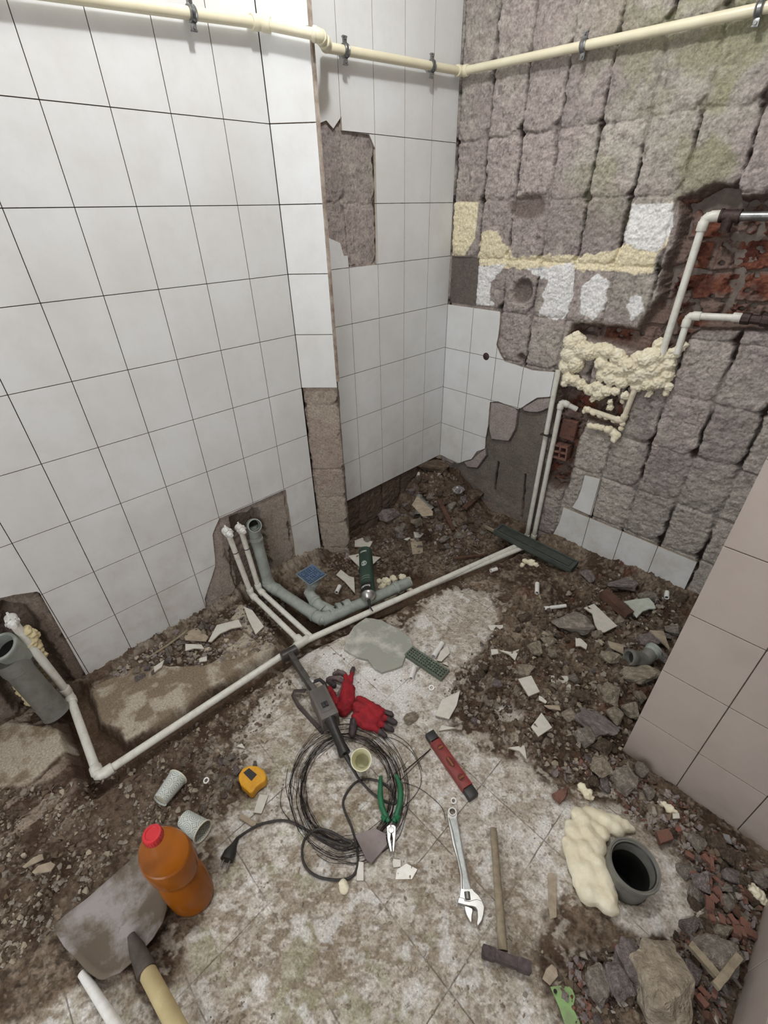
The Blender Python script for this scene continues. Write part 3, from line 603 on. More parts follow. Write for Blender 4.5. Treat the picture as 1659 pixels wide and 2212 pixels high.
# cream pipe clipped along the top of the walls
zt = 1.79; g = .032
pA = Vector((g, -.9, 1.737)); c1 = Vector((g, -.012, 1.797)); c2 = Vector((.106+.042, .098-.004, 1.769)); c3 = Vector((.106+.020, .098+.036, 1.760)); c4 = Vector((XL3+g+.02, .175, zt-.018)); c4 = Vector((XL3+g, .180, 1.772))
c5 = Vector((XL3+g, YB-.03, 1.794)); c6 = Vector((1.44, YB-.032, 1.760))
pw = thing('water_pipe', (XL3+g, YB-.03, zt), 'cream water pipe clipped in steel rings along the top of both walls', 'pipe', 'upper wall piping')
pw['group'] = ''; del pw['group']
rp = .0125
for a, b in ((pA, c1), (c1, c2), (c2, c3), (c3, c4), (c4, c5), (c5, c6)):
    mb = MB(); mb.tube([a, b], rp, 20); mb.build('pipe', M['cream'], pw, world=True)
for a, c, b in ((pA, c1, c2), (c1, c2, c3), (c2, c3, c4), (c4, c5, c6)):
    mb = MB(); mb.tube(bend(a, c, b, .012), rp*1.25, 18)
    L_ = .022 if (c-c3).length > .01 and (c-c2).length > .01 else .012
    sock(mb, c+(a-c).normalized()*.006, a, rp*1.38, L_); sock(mb, c+(b-c).normalized()*.006, b, rp*1.38, L_); mb.build('elbow_fitting', M['cream'], pw, world=True)
def clamp(p, d, n, label):
    """split steel pipe ring on a screw: p on the pipe axis, d along the pipe, n out of the wall"""
    p = Vector(p); t = thing('pipe_clamp', p-Vector(n)*.03, label, 'clamp', 'steel pipe clamps')
    R = Matrix((Vector(d).normalized(), Vector(n), Vector((0, 0, 1)))).transposed().to_4x4(); R = Matrix.Translation(p) @ R
    mb = MB(); prof = [(.0132, -.009), (.0158, -.009), (.0175, -.006), (.0158, -.004), (.0158, .004), (.0175, .006), (.0158, .009), (.0132, .009)]
    mb.lathe(prof, 28, T=R @ Matrix.Rotation(math.radians(90), 4, 'Y'), closed=True); mb.build('ring', M['galv'], t, world=True)
    for s in (1, -1):
        m2 = MB(); m2.box((0, 0, s*.024), (.014, .006, .018), T=R, bev=.0012); m2.box((0, 0, s*.030), (.015, .010, .003), T=R); m2.build('ear', M['galv'], t, world=True)
        m3 = MB(); m3.tube([R @ Vector((0, -.004, s*.0255)), R @ Vector((0, .008, s*.0255))], .0038, 6); m3.build('bolt', M['galv'], t, world=True)
    m4 = MB(); m4.tube([R @ Vector((0, -.034, 0)), R @ Vector((0, -.013, 0))], .0035, 8); m4.build('wall_screw', M['galv'], t, world=True)
def onx(px, py): q = PX(px, py, g); return Vector((g, q.y, 1.797+(q.y+.012)*.0676))
clamp(onx(413, 28), (0, 1, 0), (1, 0, 0), 'steel pipe clamp on the smooth left wall of white tiles')
q = PX(745, 105, XL3+g); clamp((XL3+g, q.y, 1.772+(q.y-.18)*.0344), (0, 1, 0), (1, 0, 0), 'steel pipe clamp just past the boxed corner, above the bare tile patch')
q = PX(933, 132, XL3+g); clamp((XL3+g, q.y, 1.772+(q.y-.18)*.0344), (0, 1, 0), (1, 0, 0), 'steel pipe clamp nearest the inner corner of the room')
q = PY(1262, 100, YB-.03); clamp((q.x, YB-.0315, 1.794-.0247*(q.x-.06)), (1, 0, 0), (0, -1, 0), 'steel pipe clamp midway along the rough grey wall')
q = PY(1643, 18, YB-.03); clamp((q.x, YB-.0318, 1.794-.0247*(q.x-.06)), (1, 0, 0), (0, -1, 0), 'steel pipe clamp at the top right over rough greenish mortar')

# white supply pipes: two stubs on the left wall, along the trench, and up the back wall
r2 = .0108
ws = thing('supply_pipes', PZ(650, 1390, -.01), 'welded white plastic water pipes running through the floor trench and up the rough wall', 'pipe')
def F0(x, y, z): return PZ(x, y, z)
# long run
TJ = F0(652, 1388, .012); E1 = F0(213, 1678, .012)
U1 = F0(150, 1502, .02); U0 = PX(30, 1345, .02); U0 = Vector((.035, U0.y, PX(30, 1345, .035).z))
pipe_run(ws, [U0, U1, E1, TJ], .0125, M['ppr'])
B1 = PY(1140, 1150, YB-.03); B1.z = .022; B2 = B1+Vector((.030, -.004, .0))
J2 = TJ+(TJ-E1).normalized()*.02
q1 = PY(1214, 800, YB-.012); q2 = PY(1217, 872, YB-.012)
A1 = F0(1118, 1178, .02); 
mb = MB(); mb.tube([TJ, F0(1128, 1174, .02)], .0125, 18); mb.build('pipe', M['ppr'], ws, world=True)
mb = MB(); mb.tube([F0(800, 1318, .0), F0(1128, 1184, .015)], r2, 18); mb.build('pipe', M['ppr'], ws, world=True)
up1 = PY(1137, 1165, YB-.028); up2 = PY(1152, 1165, YB-.028)
for up, top in ((up1, PY(1206, 800, YB-.022)), (up2, PY(1213, 868, YB-.022))):
    mb = MB(); mb.tube([up, top], r2, 18); mb.build('pipe', M['ppr'], ws, world=True)
    mb = MB(); sock(mb, up, top, r2*1.35, .03); mb.build('elbow_fitting', M['ppr'], ws, world=True)
mid = PY(1180, 938, YB-.028); mb = MB(); mb.box((mid.x+.006, YB-.036, mid.z), (.050, .026, .0022)); mb.build('black_tape', M['black'], ws, world=True)
e1 = PY(1213, 868, YB-.022); e2 = PY(1240, 876, YB-.012); e2 = PY(1246, 884, YB+.01)
pipe_run(ws, [e1+Vector((0, 0, -.03)), e1, e2], r2, M['ppr'], lf=.02)
# tee at the junction, two stubs to the left wall
mb = MB(); dr = (TJ-E1).normalized(); sock(mb, TJ-dr*.03, TJ, .0165, .06); sd = (F0(545, 1283, .012)-TJ).normalized(); sock(mb, TJ, TJ+sd, .0165, .035); mb.build('tee_fitting', M['ppr'], ws, world=True)
v1t = PX(492, 1150, .03); v2t = PX(520, 1143, .03); k1 = F0(543, 1284, .014); k2 = F0(560, 1274, .014)
pipe_run(ws, [v1t, k1, F0(648, 1386, .014)], r2, M['ppr'], lf=.022)
pipe_run(ws, [v2t, k2, F0(672, 1376, .014)], r2, M['ppr'], lf=.022)
for a, b in ((v1t, k1), (v2t, k2)):
    p_ = a.lerp(b, .30); mb = MB(); mb.tube([p_, p_+(b-a).normalized()*.003], r2*1.08, 18); mb.build('black_tape', M['black'], ws, world=True)
def plug(t, nm):
    mb = MB(); c = Vector(t)+Vector((0, 0, .0)); mb.tube([c-Vector((.02, 0, 0)), c+Vector((.012, 0, 0))], .0165, 20)
    mb.tube([c+Vector((.012, 0, 0)), c+Vector((.02, 0, 0))], .012, 6)
    for k in range(8):
        a = k*math.pi/4; mb.box((c.x+.006, c.y+.0165*math.cos(a), c.z+.0165*math.sin(a)), (.012, .004, .004))
    mb.tube([c+Vector((.018, 0, 0)), c+Vector((.032, 0, 0))], [.009, .0075], 10); mb.tube([c+Vector((-.01, 0, .012)), c+Vector((-.012, .0, .028))], [.006, .003], 6)
    mb.build(nm, M['ppr_white'], ws, world=True)
M['ppr_white'] = mat('bright_white_plastic', (238, 238, 236), (222, 221, 216), .35, scale=60)
plug(v1t, 'end_plug'); plug(v2t, 'end_plug'); plug(Vector((U0.x+.004, U0.y-.0, U0.z+.01)), 'end_plug')

# upper pair of pipes coming out of the foam on the back wall
DB = YB-.004
us_ = thing('riser_pipe', PY(1435, 750, DB), 'taller white pipe rising out of the foam to a steel pipe', 'pipe', None)
pipe_run(us_, [PY(1430, 765, DB-.02), PY(1524, 468, DB-.004), PY(1562, 466, DB+.004)], .0115, M['ppr'], lf=.026)
mb = MB(); a = PY(1556, 466, DB+.004); b = PY(1600, 467, DB+.004); mb.tube([a, b], .0165, 20); c = a.lerp(b, .45); mb.tube([c, c+Vector((0, 0, -.036))], [.0165, .014], 16); mb.tube([c+Vector((0, 0, -.036)), c+Vector((0, 0, -.042))], .0165, 8)
mb.tube([a, a+Vector((.006, 0, 0))], .0185, 20); mb.tube([b-Vector((.006, 0, 0)), b], .0185, 20); mb.build('iron_tee', M['rust'], us_, world=True)
mb = MB(); mb.tube([b, Vector((1.44, b.y, b.z))], .0125, 20); mb.build('steel_pipe', M['galv'], us_, world=True)
u3 = thing('riser_pipe', PY(1465, 745, DB), 'shorter white pipe bending right to a rusted fitting', 'pipe', None)
pipe_run(u3, [PY(1462, 765, DB-.02), PY(1488, 682, DB-.006), PY(1600, 687, DB-.002)], .0108, M['ppr'], lf=.024)
mb = MB(); a = PY(1592, 686, DB-.002); sock(mb, a-Vector((.012, 0, 0)), a+Vector((1, 0, 0)), .0142, .024); mb.build('socket_fitting', M['ppr'], u3, world=True)
mb = MB(); a = PY(1602, 687, DB-.002); b = Vector((1.44, a.y, a.z-.006)); mb.tube([a, a+Vector((.022, 0, 0)), a+Vector((.024, 0, 0)), a+Vector((.05, 0, 0)), a+Vector((.052, 0, 0)), b], [.0175, .0175, .014, .014, .018, .016], 10); mb.build('rusted_fitting', M['rust'], u3, world=True)

# ================================================================= FOAM
def foam(name, pts, label, cat='foam', m='foam', world_parent=None, vox=.0028, amp=.012, seed=3, group=None, loc=None):
    """blobs (point, radius) melted into one lump"""
    bm = bmesh.new(); rnd = random.Random(seed)
    for p, r in pts:
        p = Vector(p)
        for k in range(3):
            q = p+Vector((rnd.uniform(-1, 1), rnd.uniform(-1, 1), rnd.uniform(-1, 1)))*r*.45*(k > 0)
            s = r*(1 if k == 0 else rnd.uniform(.45, .7))
            bmesh.ops.create_icosphere(bm, subdivisions=2, radius=s, matrix=Matrix.Translation(q) @ Matrix.Diagonal((1, rnd.uniform(.7, 1), rnd.uniform(.8, 1.1), 1)))
    me = bpy.data.meshes.new(name); bm.to_mesh(me); bm.free(); o = bpy.data.objects.new(name, me); COL.objects.link(o)
    r_ = o.modifiers.new('r', 'REMESH'); r_.mode = 'VOXEL'; r_.voxel_size = vox; s_ = o.modifiers.new('s', 'SMOOTH'); s_.factor = .5; s_.iterations = 2
    tx = bpy.data.textures.new('lumps', 'CLOUDS'); tx.noise_scale = .009; d_ = o.modifiers.new('d', 'DISPLACE'); d_.texture = tx; d_.strength = amp; d_.mid_level = .5; d_.texture_coords = 'LOCAL'
    evaluated(o); o.data.materials.clear(); o.data.materials.append(M[m]); o.data.polygons.foreach_set('use_smooth', [True]*len(o.data.polygons))
    c = Vector(loc) if loc is not None else Vector(pts[0][0])
    o.data.transform(Matrix.Translation(-c)); o.location = c
    return tag(o, label, cat, group)
def wallblobs(px, y=YB-.002, dy=.012):
    out = []; rnd = random.Random(len(px))
    for x, z, r in px: out.append((PY(x, z, y-rnd.uniform(0, dy)), r*.00205))
    return out
fo = [(1235, 740, 16), (1250, 735, 15), (1232, 765, 18), (1258, 755, 18), (1222, 790, 14), (1245, 785, 17), (1275, 760, 17), (1295, 755, 14), (1315, 760, 15), (1335, 770, 14), (1345, 780, 12), (1300, 785, 14), (1320, 795, 14), (1345, 800, 15),
      (1365, 790, 16), (1380, 780, 17), (1400, 775, 20), (1420, 768, 18), (1415, 795, 22), (1440, 785, 16), (1390, 805, 18), (1370, 815, 14), (1345, 825, 14), (1320, 820, 12), (1440, 810, 14), (1425, 825, 14), (1400, 830, 12), (1300, 810, 12), (1228, 815, 14), (1242, 822, 12), (1255, 830, 12), (1275, 842, 13), (1295, 850, 13), (1310, 845, 12), (1330, 845, 9), (1290, 835, 12),
      (1425, 745, 12), (1455, 765, 11), (1470, 752, 8), (1480, 745, 6), (1445, 835, 8), (1438, 850, 6), (1405, 848, 6), (1400, 855, 5), (1318, 868, 6), (1318, 880, 7), (1350, 855, 8), (1345, 868, 5), (1220, 828, 8), (1280, 862, 6), (1376, 835, 12)]
foam('expanding_foam', wallblobs(fo), 'lumpy cream foam mass on the rough wall where the white pipes meet', 'foam', seed=5)
fb = [(1270, 885, 7), (1282, 892, 7), (1296, 897, 7), (1310, 902, 6), (1325, 908, 6), (1262, 888, 5)]
foam('expanding_foam', wallblobs(fb), 'thin streak of foam below the upper lump, lying on a wall pipe', 'foam', amp=.003, vox=.0025)
fc = [(1275, 920, 7), (1287, 922, 8), (1300, 924, 8), (1313, 928, 9), (1325, 935, 10), (1332, 940, 9), (1326, 950, 7), (1342, 925, 6), (1345, 915, 6)]
foam('expanding_foam', wallblobs(fc), 'lowest curl of foam on the rough wall, above a mortar pad', 'foam', amp=.003, vox=.0025)
fp = thing('foam_covered_pipe', PY(1345, 905, YB-.01), 'foam-smeared pipe bent under the large foam lump on the wall', 'pipe')
m_fp = mat('foam_smeared_pipe', (232, 224, 204), (208, 198, 176), .8, scale=60, bump=.8)
pipe_run(fp, [PY(1262, 882, YB-.006), PY(1345, 910, YB-.010), PY(1374, 835, YB-.012)], .0105, m_fp, lf=.016)

# ================================================================= GREY DRAINS
def drain_socket(mb, a, b, r, l, mi=0):
    a = Vector(a); d = (Vector(b)-a).normalized(); mb.tube([a, a+d*l*.15, a+d*l*.2, a+d*l*.35, a+d*l*.4, a+d*l], [r*1.12, r*1.12, r*1.2, r*1.2, r*1.12, r*1.06], 24, mi)
gd = thing('drain_pipe', PZ(600, 1275, 0), 'grey drain line from the wall by the valves to the foam in the pit', 'drain')
R = .0235
P0 = PX(550, 1133, .05); P1 = PX(556, 1150, .045); Pm = P0+Vector((-.035, -.0, -.005)); Pd = PZ(590, 1268, .018); P2 = PZ(697, 1340, .012); P3 = PZ(745, 1310, .008); P4 = PZ(885, 1258, -.005)
def seg(a, b, r, nm='pipe', n=24):
    mb = MB(); mb.tube([a, b], r, n); mb.build(nm, M['grey_pvc'], gd, world=True)
# open inspection elbow: a socket facing the room
Pj = Vector((.028, P0.y-.0, P0.z-.012)); out = (P0+Vector((.03, -.012, .014))-Pj).normalized()
mb = MB(); T = Matrix.Translation(Pj) @ out.to_track_quat('Z', 'Y').to_matrix().to_4x4()
mb.lathe([(.022, -.01), (.0245, .0), (.0265, .02), (.0275, .042), (.0285, .046), (.0275, .05), (.0235, .05), (.0225, .04), (.021, .0), (.0, -.002)], 28, T=T)
mb.build('open_socket', M['grey_pvc'], gd, world=True)
mb = MB(); mb.lathe([(.0, .012), (.0212, .012)], 24, T=T); mb.lathe([(.0236, .0495), (.0225, .048), (.0215, .047), (.0225, .0455)], 24, T=T, cap=False); mb.build('socket_interior', M['pipe_in'], gd, world=True)
Pk = Pj+Vector((.0, .0, -.03)); kn = PZ(580, 1262, .02); 
seg(Pj+Vector((0, .0, 0)), kn, R)
mb = MB(); drain_socket(mb, Pj.lerp(kn, .18), kn, R, .05); mb.build('coupling', M['grey_pvc'], gd, world=True)
k45 = PZ(594, 1272, .012)
mb = MB(); drain_socket(mb, kn, Pj, R, .03); mb.tube([kn, kn.lerp(k45, .5)+Vector((0, 0, -.004)), k45], R*1.12, 24); drain_socket(mb, k45, P2, R, .035); mb.build('bend', M['grey_pvc'], gd, world=True)
seg(k45, P2, R)
P2a = P2+(k45-P2).normalized()*.04; P2b = P2+(P3-P2).normalized()*.04
mb = MB(); mb.tube(bend(k45, P2, P3, .035, 10), R*1.1, 24); drain_socket(mb, P2a, k45, R, .022); drain_socket(mb, P2b, P3, R, .022); mb.build('elbow', M['grey_pvc'], gd, world=True)
seg(P2, P4, R)
tj = PZ(742, 1312, .012); tb = PZ(672, 1300, .03); 
mb = MB(); drain_socket(mb, tj+(P4-tj).normalized()*.03, tj, R, .03); drain_socket(mb, tj-(P4-tj).normalized()*.03, tj, R, .02); br0 = PZ(718, 1322, .012); br1 = PZ(690, 1308, .025); mb.tube([br0+Vector((.0, 0, 0)), br1], R*1.02, 24); mb.build('branch_tee', M['grey_pvc'], gd, world=True)
t0 = PZ(700, 1318, .022); t1 = PZ(678, 1296, .032); t2 = PZ(668, 1280, .048); t3 = PZ(676, 1262, .062)
mb = MB(); mb.tube([t0, t1, t2, t3, t3+Vector((0, 0, .03))], R*.98, 24); drain_socket(mb, t1, t0, R, .02); drain_socket(mb, t3, t3+Vector((0, 0, 1)), R, .028); mb.build('trap_bend', M['grey_pvc'], gd, world=True)
mb = MB(); e_ = PZ(850, 1272, .0); drain_socket(mb, e_, P4, R, .05); mb.build('coupling', M['grey_pvc'], gd, world=True)
# floor drain head above the trap
gr_ = thing('floor_drain', t3+Vector((0, 0, .035)), 'square blue floor drain grate on its grey trap', 'drain grate')
gc = PZ(672, 1240, .115); ax = (PZ(703, 1238, .115)-PZ(643, 1240, .115)).normalized(); ay = Vector((-ax.y, ax.x, 0))
rot = Matrix.Rotation(math.radians(45), 3, 'Z'); Rg = frame(ax) @ rot
Tg = Matrix.Translation(gc) @ (Rg @ Matrix.Rotation(math.radians(6), 3, 'X')).to_4x4()
m_blue = mat('blue_plastic_grate', (74, 98, 132), (62, 82, 108), .5, scale=60, contrast=(.4, .8), third=(84, 104, 128))
mb = MB(); hs = .0375
mb.box((0, 0, -.004), (.092, .092, .005), T=Tg, bev=.001); fr = mb.build('frame', mat('blue_grey_rim', (122, 136, 142), (96, 108, 114), .5), gr_, world=True)
mb = MB(); mb.box((0, 0, .0), (.078, .078, .005), T=Tg); gg = mb.build('grate', m_blue, gr_, world=True)
cm = MB()
for i in range(7):
    for j in range(7):
        if math.hypot(i-3, j-3) < 4: cm.lathe([(.0024, -.01), (.0024, .02)], 8, T=Tg @ Matrix.Translation(((i-3)*.0105, (j-3)*.0105, 0)))
co = cm.build('cut', M['black'], gr_, world=True)
bo = gg.modifiers.new('c', 'BOOLEAN'); bo.operation = 'DIFFERENCE'; bo.object = co; bo.solver = 'EXACT'; evaluated(gg); bpy.data.objects.remove(co, do_unlink=True)
mb = MB(); mb.box((0, 0, -.0005), (.080, .080, .001), T=Tg @ Matrix.Translation((0, 0, -.001))); mb.tube([t3+Vector((0, 0, .028)), gc-Vector((0, 0, .006))], .026, 20); mb.build('neck_and_hole_shade', M['pipe_in'], gr_, world=True)  # drain neck, plus a dark plate that puts shade into the grate holes
# foam in the pit at the pipe end
def fblob(px): return [(H(x, y, r*.001*.6), r*.0017) for x, y, r in px]
foam('expanding_foam', fblob([(835, 1258, 14), (825, 1268, 10), (850, 1250, 12), (868, 1248, 12), (880, 1258, 14), (885, 1275, 10), (865, 1275, 12), (848, 1292, 9), (835, 1296, 8), (852, 1284, 9), (820, 1256, 9)]), 'foam lump swallowing the end of the grey drain in the pit', 'foam')
foam('expanding_foam', fblob([(1135, 1213, 9), (1147, 1216, 11), (1158, 1220, 8), (1128, 1221, 7)]), 'small pale foam lump under the long dark channel drain', 'foam')

# left drain with open mouth
ld_ = thing('drain_pipe', PX(60, 1480, .03), 'thick dusty grey drain with an open mouth at the left edge', 'drain')
a0 = PX(15, 1402, .045); a1 = PX(22, 1425, .04); b0 = PZ(118, 1535, .03)
ax_ = (a0-b0).normalized(); out = (ax_*.8+Vector((.45, -.25, .15))).normalized()
mb = MB(); mb.tube([b0, a1-(a1-b0).normalized()*.01], .037, 28); mb.build('pipe', M['grey_pvc_dark'], ld_, world=True)
T = Matrix.Translation(a0-out*.02) @ out.to_track_quat('Z', 'Y').to_matrix().to_4x4()
mb = MB(); mb.lathe([(.036, -.045), (.0385, -.02), (.040, .02), (.0425, .034), (.044, .040), (.043, .045), (.035, .045), (.034, .03), (.033, -.005), (0, -.006)], 36, T=T); mb.build('open_socket', M['grey_pvc'], ld_, world=True)
mb = MB(); mb.lathe([(0, .006), (.0333, .006)], 28, T=T); mb.build('socket_interior', M['pipe_in'], ld_, world=True)
mb = MB(); c_ = a1.lerp(b0, .16); mb.tube([a1, c_-Vector((0, 0, 0))], [.042, .0415], 28); mb.tube([c_, c_.lerp(b0, .05)], .0395, 28); mb.build('coupling', M['grey_pvc_dark'], ld_, world=True); mb = MB(); c_ = a1.lerp(b0, .80); mb.tube([c_, b0], [.039, .039], 28); mb.tube([b0, b0+(b0-a1).normalized()*.012], .041, 28); mb.build('coupling', M['grey_pvc_dark'], ld_, world=True)
foam('expanding_foam', [(PX(x, y, .035), r*.0019) for x, y, r in [(58, 1362, 9), (68, 1370, 10), (78, 1372, 7), (66, 1388, 12), (80, 1392, 9), (85, 1405, 9), (70, 1404, 10), (95, 1414, 6), (88, 1422, 6), (88, 1432, 6), (92, 1445, 6), (98, 1454, 6), (104, 1462, 5), (112, 1478, 5)]], 'yellowed foam chunks between the white pipe and the thick grey drain', 'foam', 'foam_old')
foam('expanding_foam', [(PX(x, y, .03), r*.0019) for x, y, r in [(42, 1480, 10), (48, 1492, 10), (58, 1505, 10), (66, 1514, 10), (56, 1463, 5), (60, 1458, 5)]], 'yellowed foam clods on the near left side of the thick grey drain', 'foam', 'foam_old')

# big drain stub at the right with its collar of foam
bd = thing('drain_stub', (1.59, -.287, -.02), 'wide grey drain stub standing open in the floor near the right wall', 'drain')
ca = Vector((1.585, -.287, -.09)); tilt = Vector((-.05, .02, 1)).normalized()
# rim centre fitted to the photo
rc = PZ(1371, 1868, .075); base_ = PZ(1345, 1925, -.02); base_ = Vector((rc.x-.004, rc.y-.004, -.03)); axd = (rc-base_).normalized()
T = Matrix.Translation(base_) @ axd.to_track_quat('Z', 'Y').to_matrix().to_4x4(); hh = (rc-base_).length
RB = .053
mb = MB(); mb.lathe([(RB, -.03), (RB, hh-.022), (RB+.003, hh-.018), (RB+.005, hh-.004), (RB+.004, hh), (RB+.0005, hh), (RB-.0005, hh-.002), (RB-.001, hh-.004), (RB-.0035, hh-.004), (RB-.004, hh-.03), (RB-.0065, hh-.034), (RB-.0065, -.06)], 56, T=T, closed=True)
mb.build('socket', M['grey_pvc_dark'], bd, world=True)
mb = MB(); mb.lathe([(RB-.0035, hh-.006), (RB-.006, hh-.009), (RB-.0035, hh-.012)], 48, T=T, cap=False); mb.build('rubber_seal', M['black'], bd, world=True)
mb = MB(); mb.lathe([(RB-.008, hh-.04), (RB-.008, -.05), (0, -.05)], 40, T=T, cap=False); mb.build('inner_pipe', M['pipe_in'], bd, world=True)
fz = []
for x, y, r in [(1250, 1760, 20), (1275, 1760, 22), (1300, 1768, 22), (1325, 1775, 20), (1350, 1785, 16), (1240, 1800, 24), (1265, 1800, 26), (1240, 1840, 26), (1262, 1840, 26), (1285, 1830, 26), (1250, 1880, 26), (1272, 1890, 28), (1270, 1930, 24), (1290, 1930, 26), (1310, 1955, 22), (1325, 1965, 14), (1290, 1870, 22), (1228, 1822, 18), (1300, 1800, 20), (1280, 1785, 20), (1365, 1790, 10), (1330, 1790, 22), (1310, 1775, 24), (1260, 1775, 24), (1300, 1900, 26), (1310, 1935, 22), (1245, 1860, 24), (1255, 1910, 20), (1235, 1785, 18)]:
    q = PZ(x, y, .012); fz.append(((q.x, q.y, .008+.022*math.exp(-(math.hypot(q.x-1.58, q.y+.29)/.085)**2)), r*.0011))
foam('expanding_foam', fz, 'broad smooth cream foam collar around the left of the wide drain stub', 'foam', 'foam', vox=.0045, amp=.003)
for i, (px, lb) in enumerate([([(1628, 1925, 9), (1638, 1935, 9), (1622, 1915, 7), (1645, 1945, 6)], 'crumb of pale foam on the brick rubble by the right wall'), ([(1258, 1702, 8), (1268, 1715, 9), (1275, 1722, 7)], 'knobbly foam crumb between mortar lumps above the wide drain stub'), ([(1435, 1738, 5), (1447, 1748, 8), (1455, 1752, 7), (1425, 1735, 4)], 'yellowish foam sliver among chips along the right wall')]):
    foam('foam_crumb', fblob(px), lb, 'foam')
foam('foam_crumb', fblob([(742, 1910, 7), (743, 1919, 8)]), 'white foam crumb beside the loop of black cord', 'foam', amp=.002, vox=.002)
# ================================================================= TOOLS AND THINGS ON THE FLOOR
def FP(pts, z): return [tuple(PZ(x, y, z))[:2] for x, y in pts]
def cz(pts, z=0): P = FP(pts, z); return Vector((sum(p[0] for p in P)/len(P), sum(p[1] for p in P)/len(P), 0))
# ---- adjustable wrench
def cw(pts): return [(900+x/3.867, 1640+y/3.867) for x, y in pts]
wz = .0; m_ch = M['chrome']
wt = thing('adjustable_wrench', PZ(1000, 1870, 0), 'chrome adjustable wrench lying on the dusty tiles', 'wrench')
hb = MB(); outer = cw([(258, 430), (262, 412), (278, 398), (300, 394), (322, 402), (336, 420), (340, 440), (340, 480), (362, 600), (385, 750), (412, 880), (430, 990), (448, 1050), (480, 1100), (515, 1130), (550, 1180), (560, 1192), (470, 1185), (455, 1190), (395, 1180), (358, 1150), (368, 1080), (366, 960), (340, 830), (300, 700), (278, 580), (258, 480)])
o_ = [tuple(p) for p in FP(outer, .012)]
hb.prism(o_, .002, .010); ho = hb.build('handle', m_ch, wt, world=True, smooth=0, bevel=.0012)
ct = MB(); rc_ = PZ(900+298/3.867, 1640+440/3.867, .01); ct.lathe([(.0078, -.02), (.0078, .03)], 24, T=Matrix.Translation(rc_)); co = ct.build('c', m_ch, wt, world=True)
ho.modifiers.clear(); bo = ho.modifiers.new('c', 'BOOLEAN'); bo.operation = 'DIFFERENCE'; bo.object = co; bo.solver = 'EXACT'; bv = ho.modifiers.new('b', 'BEVEL'); bv.width = .001; bv.segments = 2; evaluated(ho); bpy.data.objects.remove(co, do_unlink=True)
ring = MB(); ring.lathe([(.0078, .009), (.0078, .0125), (.0108, .0125), (.0112, .009)], 28, T=Matrix.Translation((rc_.x, rc_.y, 0)), closed=True); ring.build('eye_rim', m_ch, wt, world=True)
ps = MB(); inset = cw([(276, 500), (330, 490), (355, 640), (385, 790), (412, 930), (440, 1060), (450, 1085), (392, 1085), (388, 1000), (360, 860), (325, 700), (295, 580)]); ps.prism(FP(inset, .0101), .0095, .0103); hi = ps.build('handle_panel', mat('frosted_steel_panel', (176, 182, 182), (150, 152, 150), .45, .7, scale=60), ho, smooth=0, world=True)
for k in range(2):
    pts = [(270, 490), (300, 600), (322, 710), (352, 840), (378, 960), (382, 1080)] if k == 0 else [(334, 482), (358, 620), (382, 760), (408, 890), (432, 1010), (455, 1080)]
    e = MB(); e.tube([Vector((*q, .0108)) for q in FP(cw(pts), .0108)], .0016, 8); e.build('handle_edge', m_ch, ho, world=True)
jw = MB(); jw.prism(FP(cw([(458, 1178), (500, 1168), (550, 1183), (568, 1235), (560, 1300), (548, 1345), (512, 1400), (500, 1372), (508, 1320), (505, 1262), (492, 1240), (470, 1232), (440, 1228), (396, 1218), (342, 1202), (344, 1178), (352, 1150), (398, 1160), (404, 1180), (440, 1186)]), .014), .001, .0145); jw.build('fixed_jaw', m_ch, wt, world=True, smooth=0, bevel=.0015)
jw = MB(); jw.prism(FP(cw([(400, 1222), (436, 1232), (466, 1246), (470, 1270), (462, 1310), (460, 1372), (440, 1348), (415, 1300), (402, 1255)]), .011), .001, .0115); jw.build('moving_jaw', m_ch, wt, world=True, smooth=0, bevel=.0012)
kn_ = MB(); a = PZ(*cw([(392, 1135)])[0], .012); b = PZ(*cw([(456, 1150)])[0], .012); a = PZ(*cw([(420, 1108)])[0], .011); b = PZ(*cw([(428, 1172)])[0], .011)
for k in range(6): p_ = a.lerp(b, (k+.5)/6); kn_.tube([p_-(b-a)/18, p_+(b-a)/18], .0068, 14)
kn_.build('adjusting_screw', M['steel_dull'], wt, world=True)
# ---- club hammer
hm = thing('hammer', PZ(1080, 1950, 0), 'dusty club hammer with a pale wooden shaft, lying near the bottom of the picture', 'hammer')
a = PZ(*cw([(640, 575)])[0], .012); b = PZ(*cw([(722, 1600)])[0], .016)
mb = MB(); mb.tube([a, a.lerp(b, .03), a.lerp(b, .3), a.lerp(b, .7), b], [.0075, .0095, .0092, .0098, .0105], 12, flat=.8); mb.build('shaft', M['wood'], hm, world=True)
h0 = PZ(*cw([(545, 1600)])[0], .02); h1 = PZ(*cw([(955, 1750)])[0], .02); Th = Matrix.Translation(h0.lerp(h1, .5)) @ frame(h1-h0).to_4x4(); L_ = (h1-h0).length
mb = MB()
for s in (-1, 1): mb.box((s*L_*.36, 0, 0), (L_*.28, .022, .026), T=Th, bev=.004)
mb.box((0, 0, 0), (L_*.5, .019, .022), T=Th, bev=.003); mb.build('head', mat('dusty_dark_steel', (104, 92, 92), (66, 56, 58), .75, .2, scale=50, bump=.8), hm, world=True)
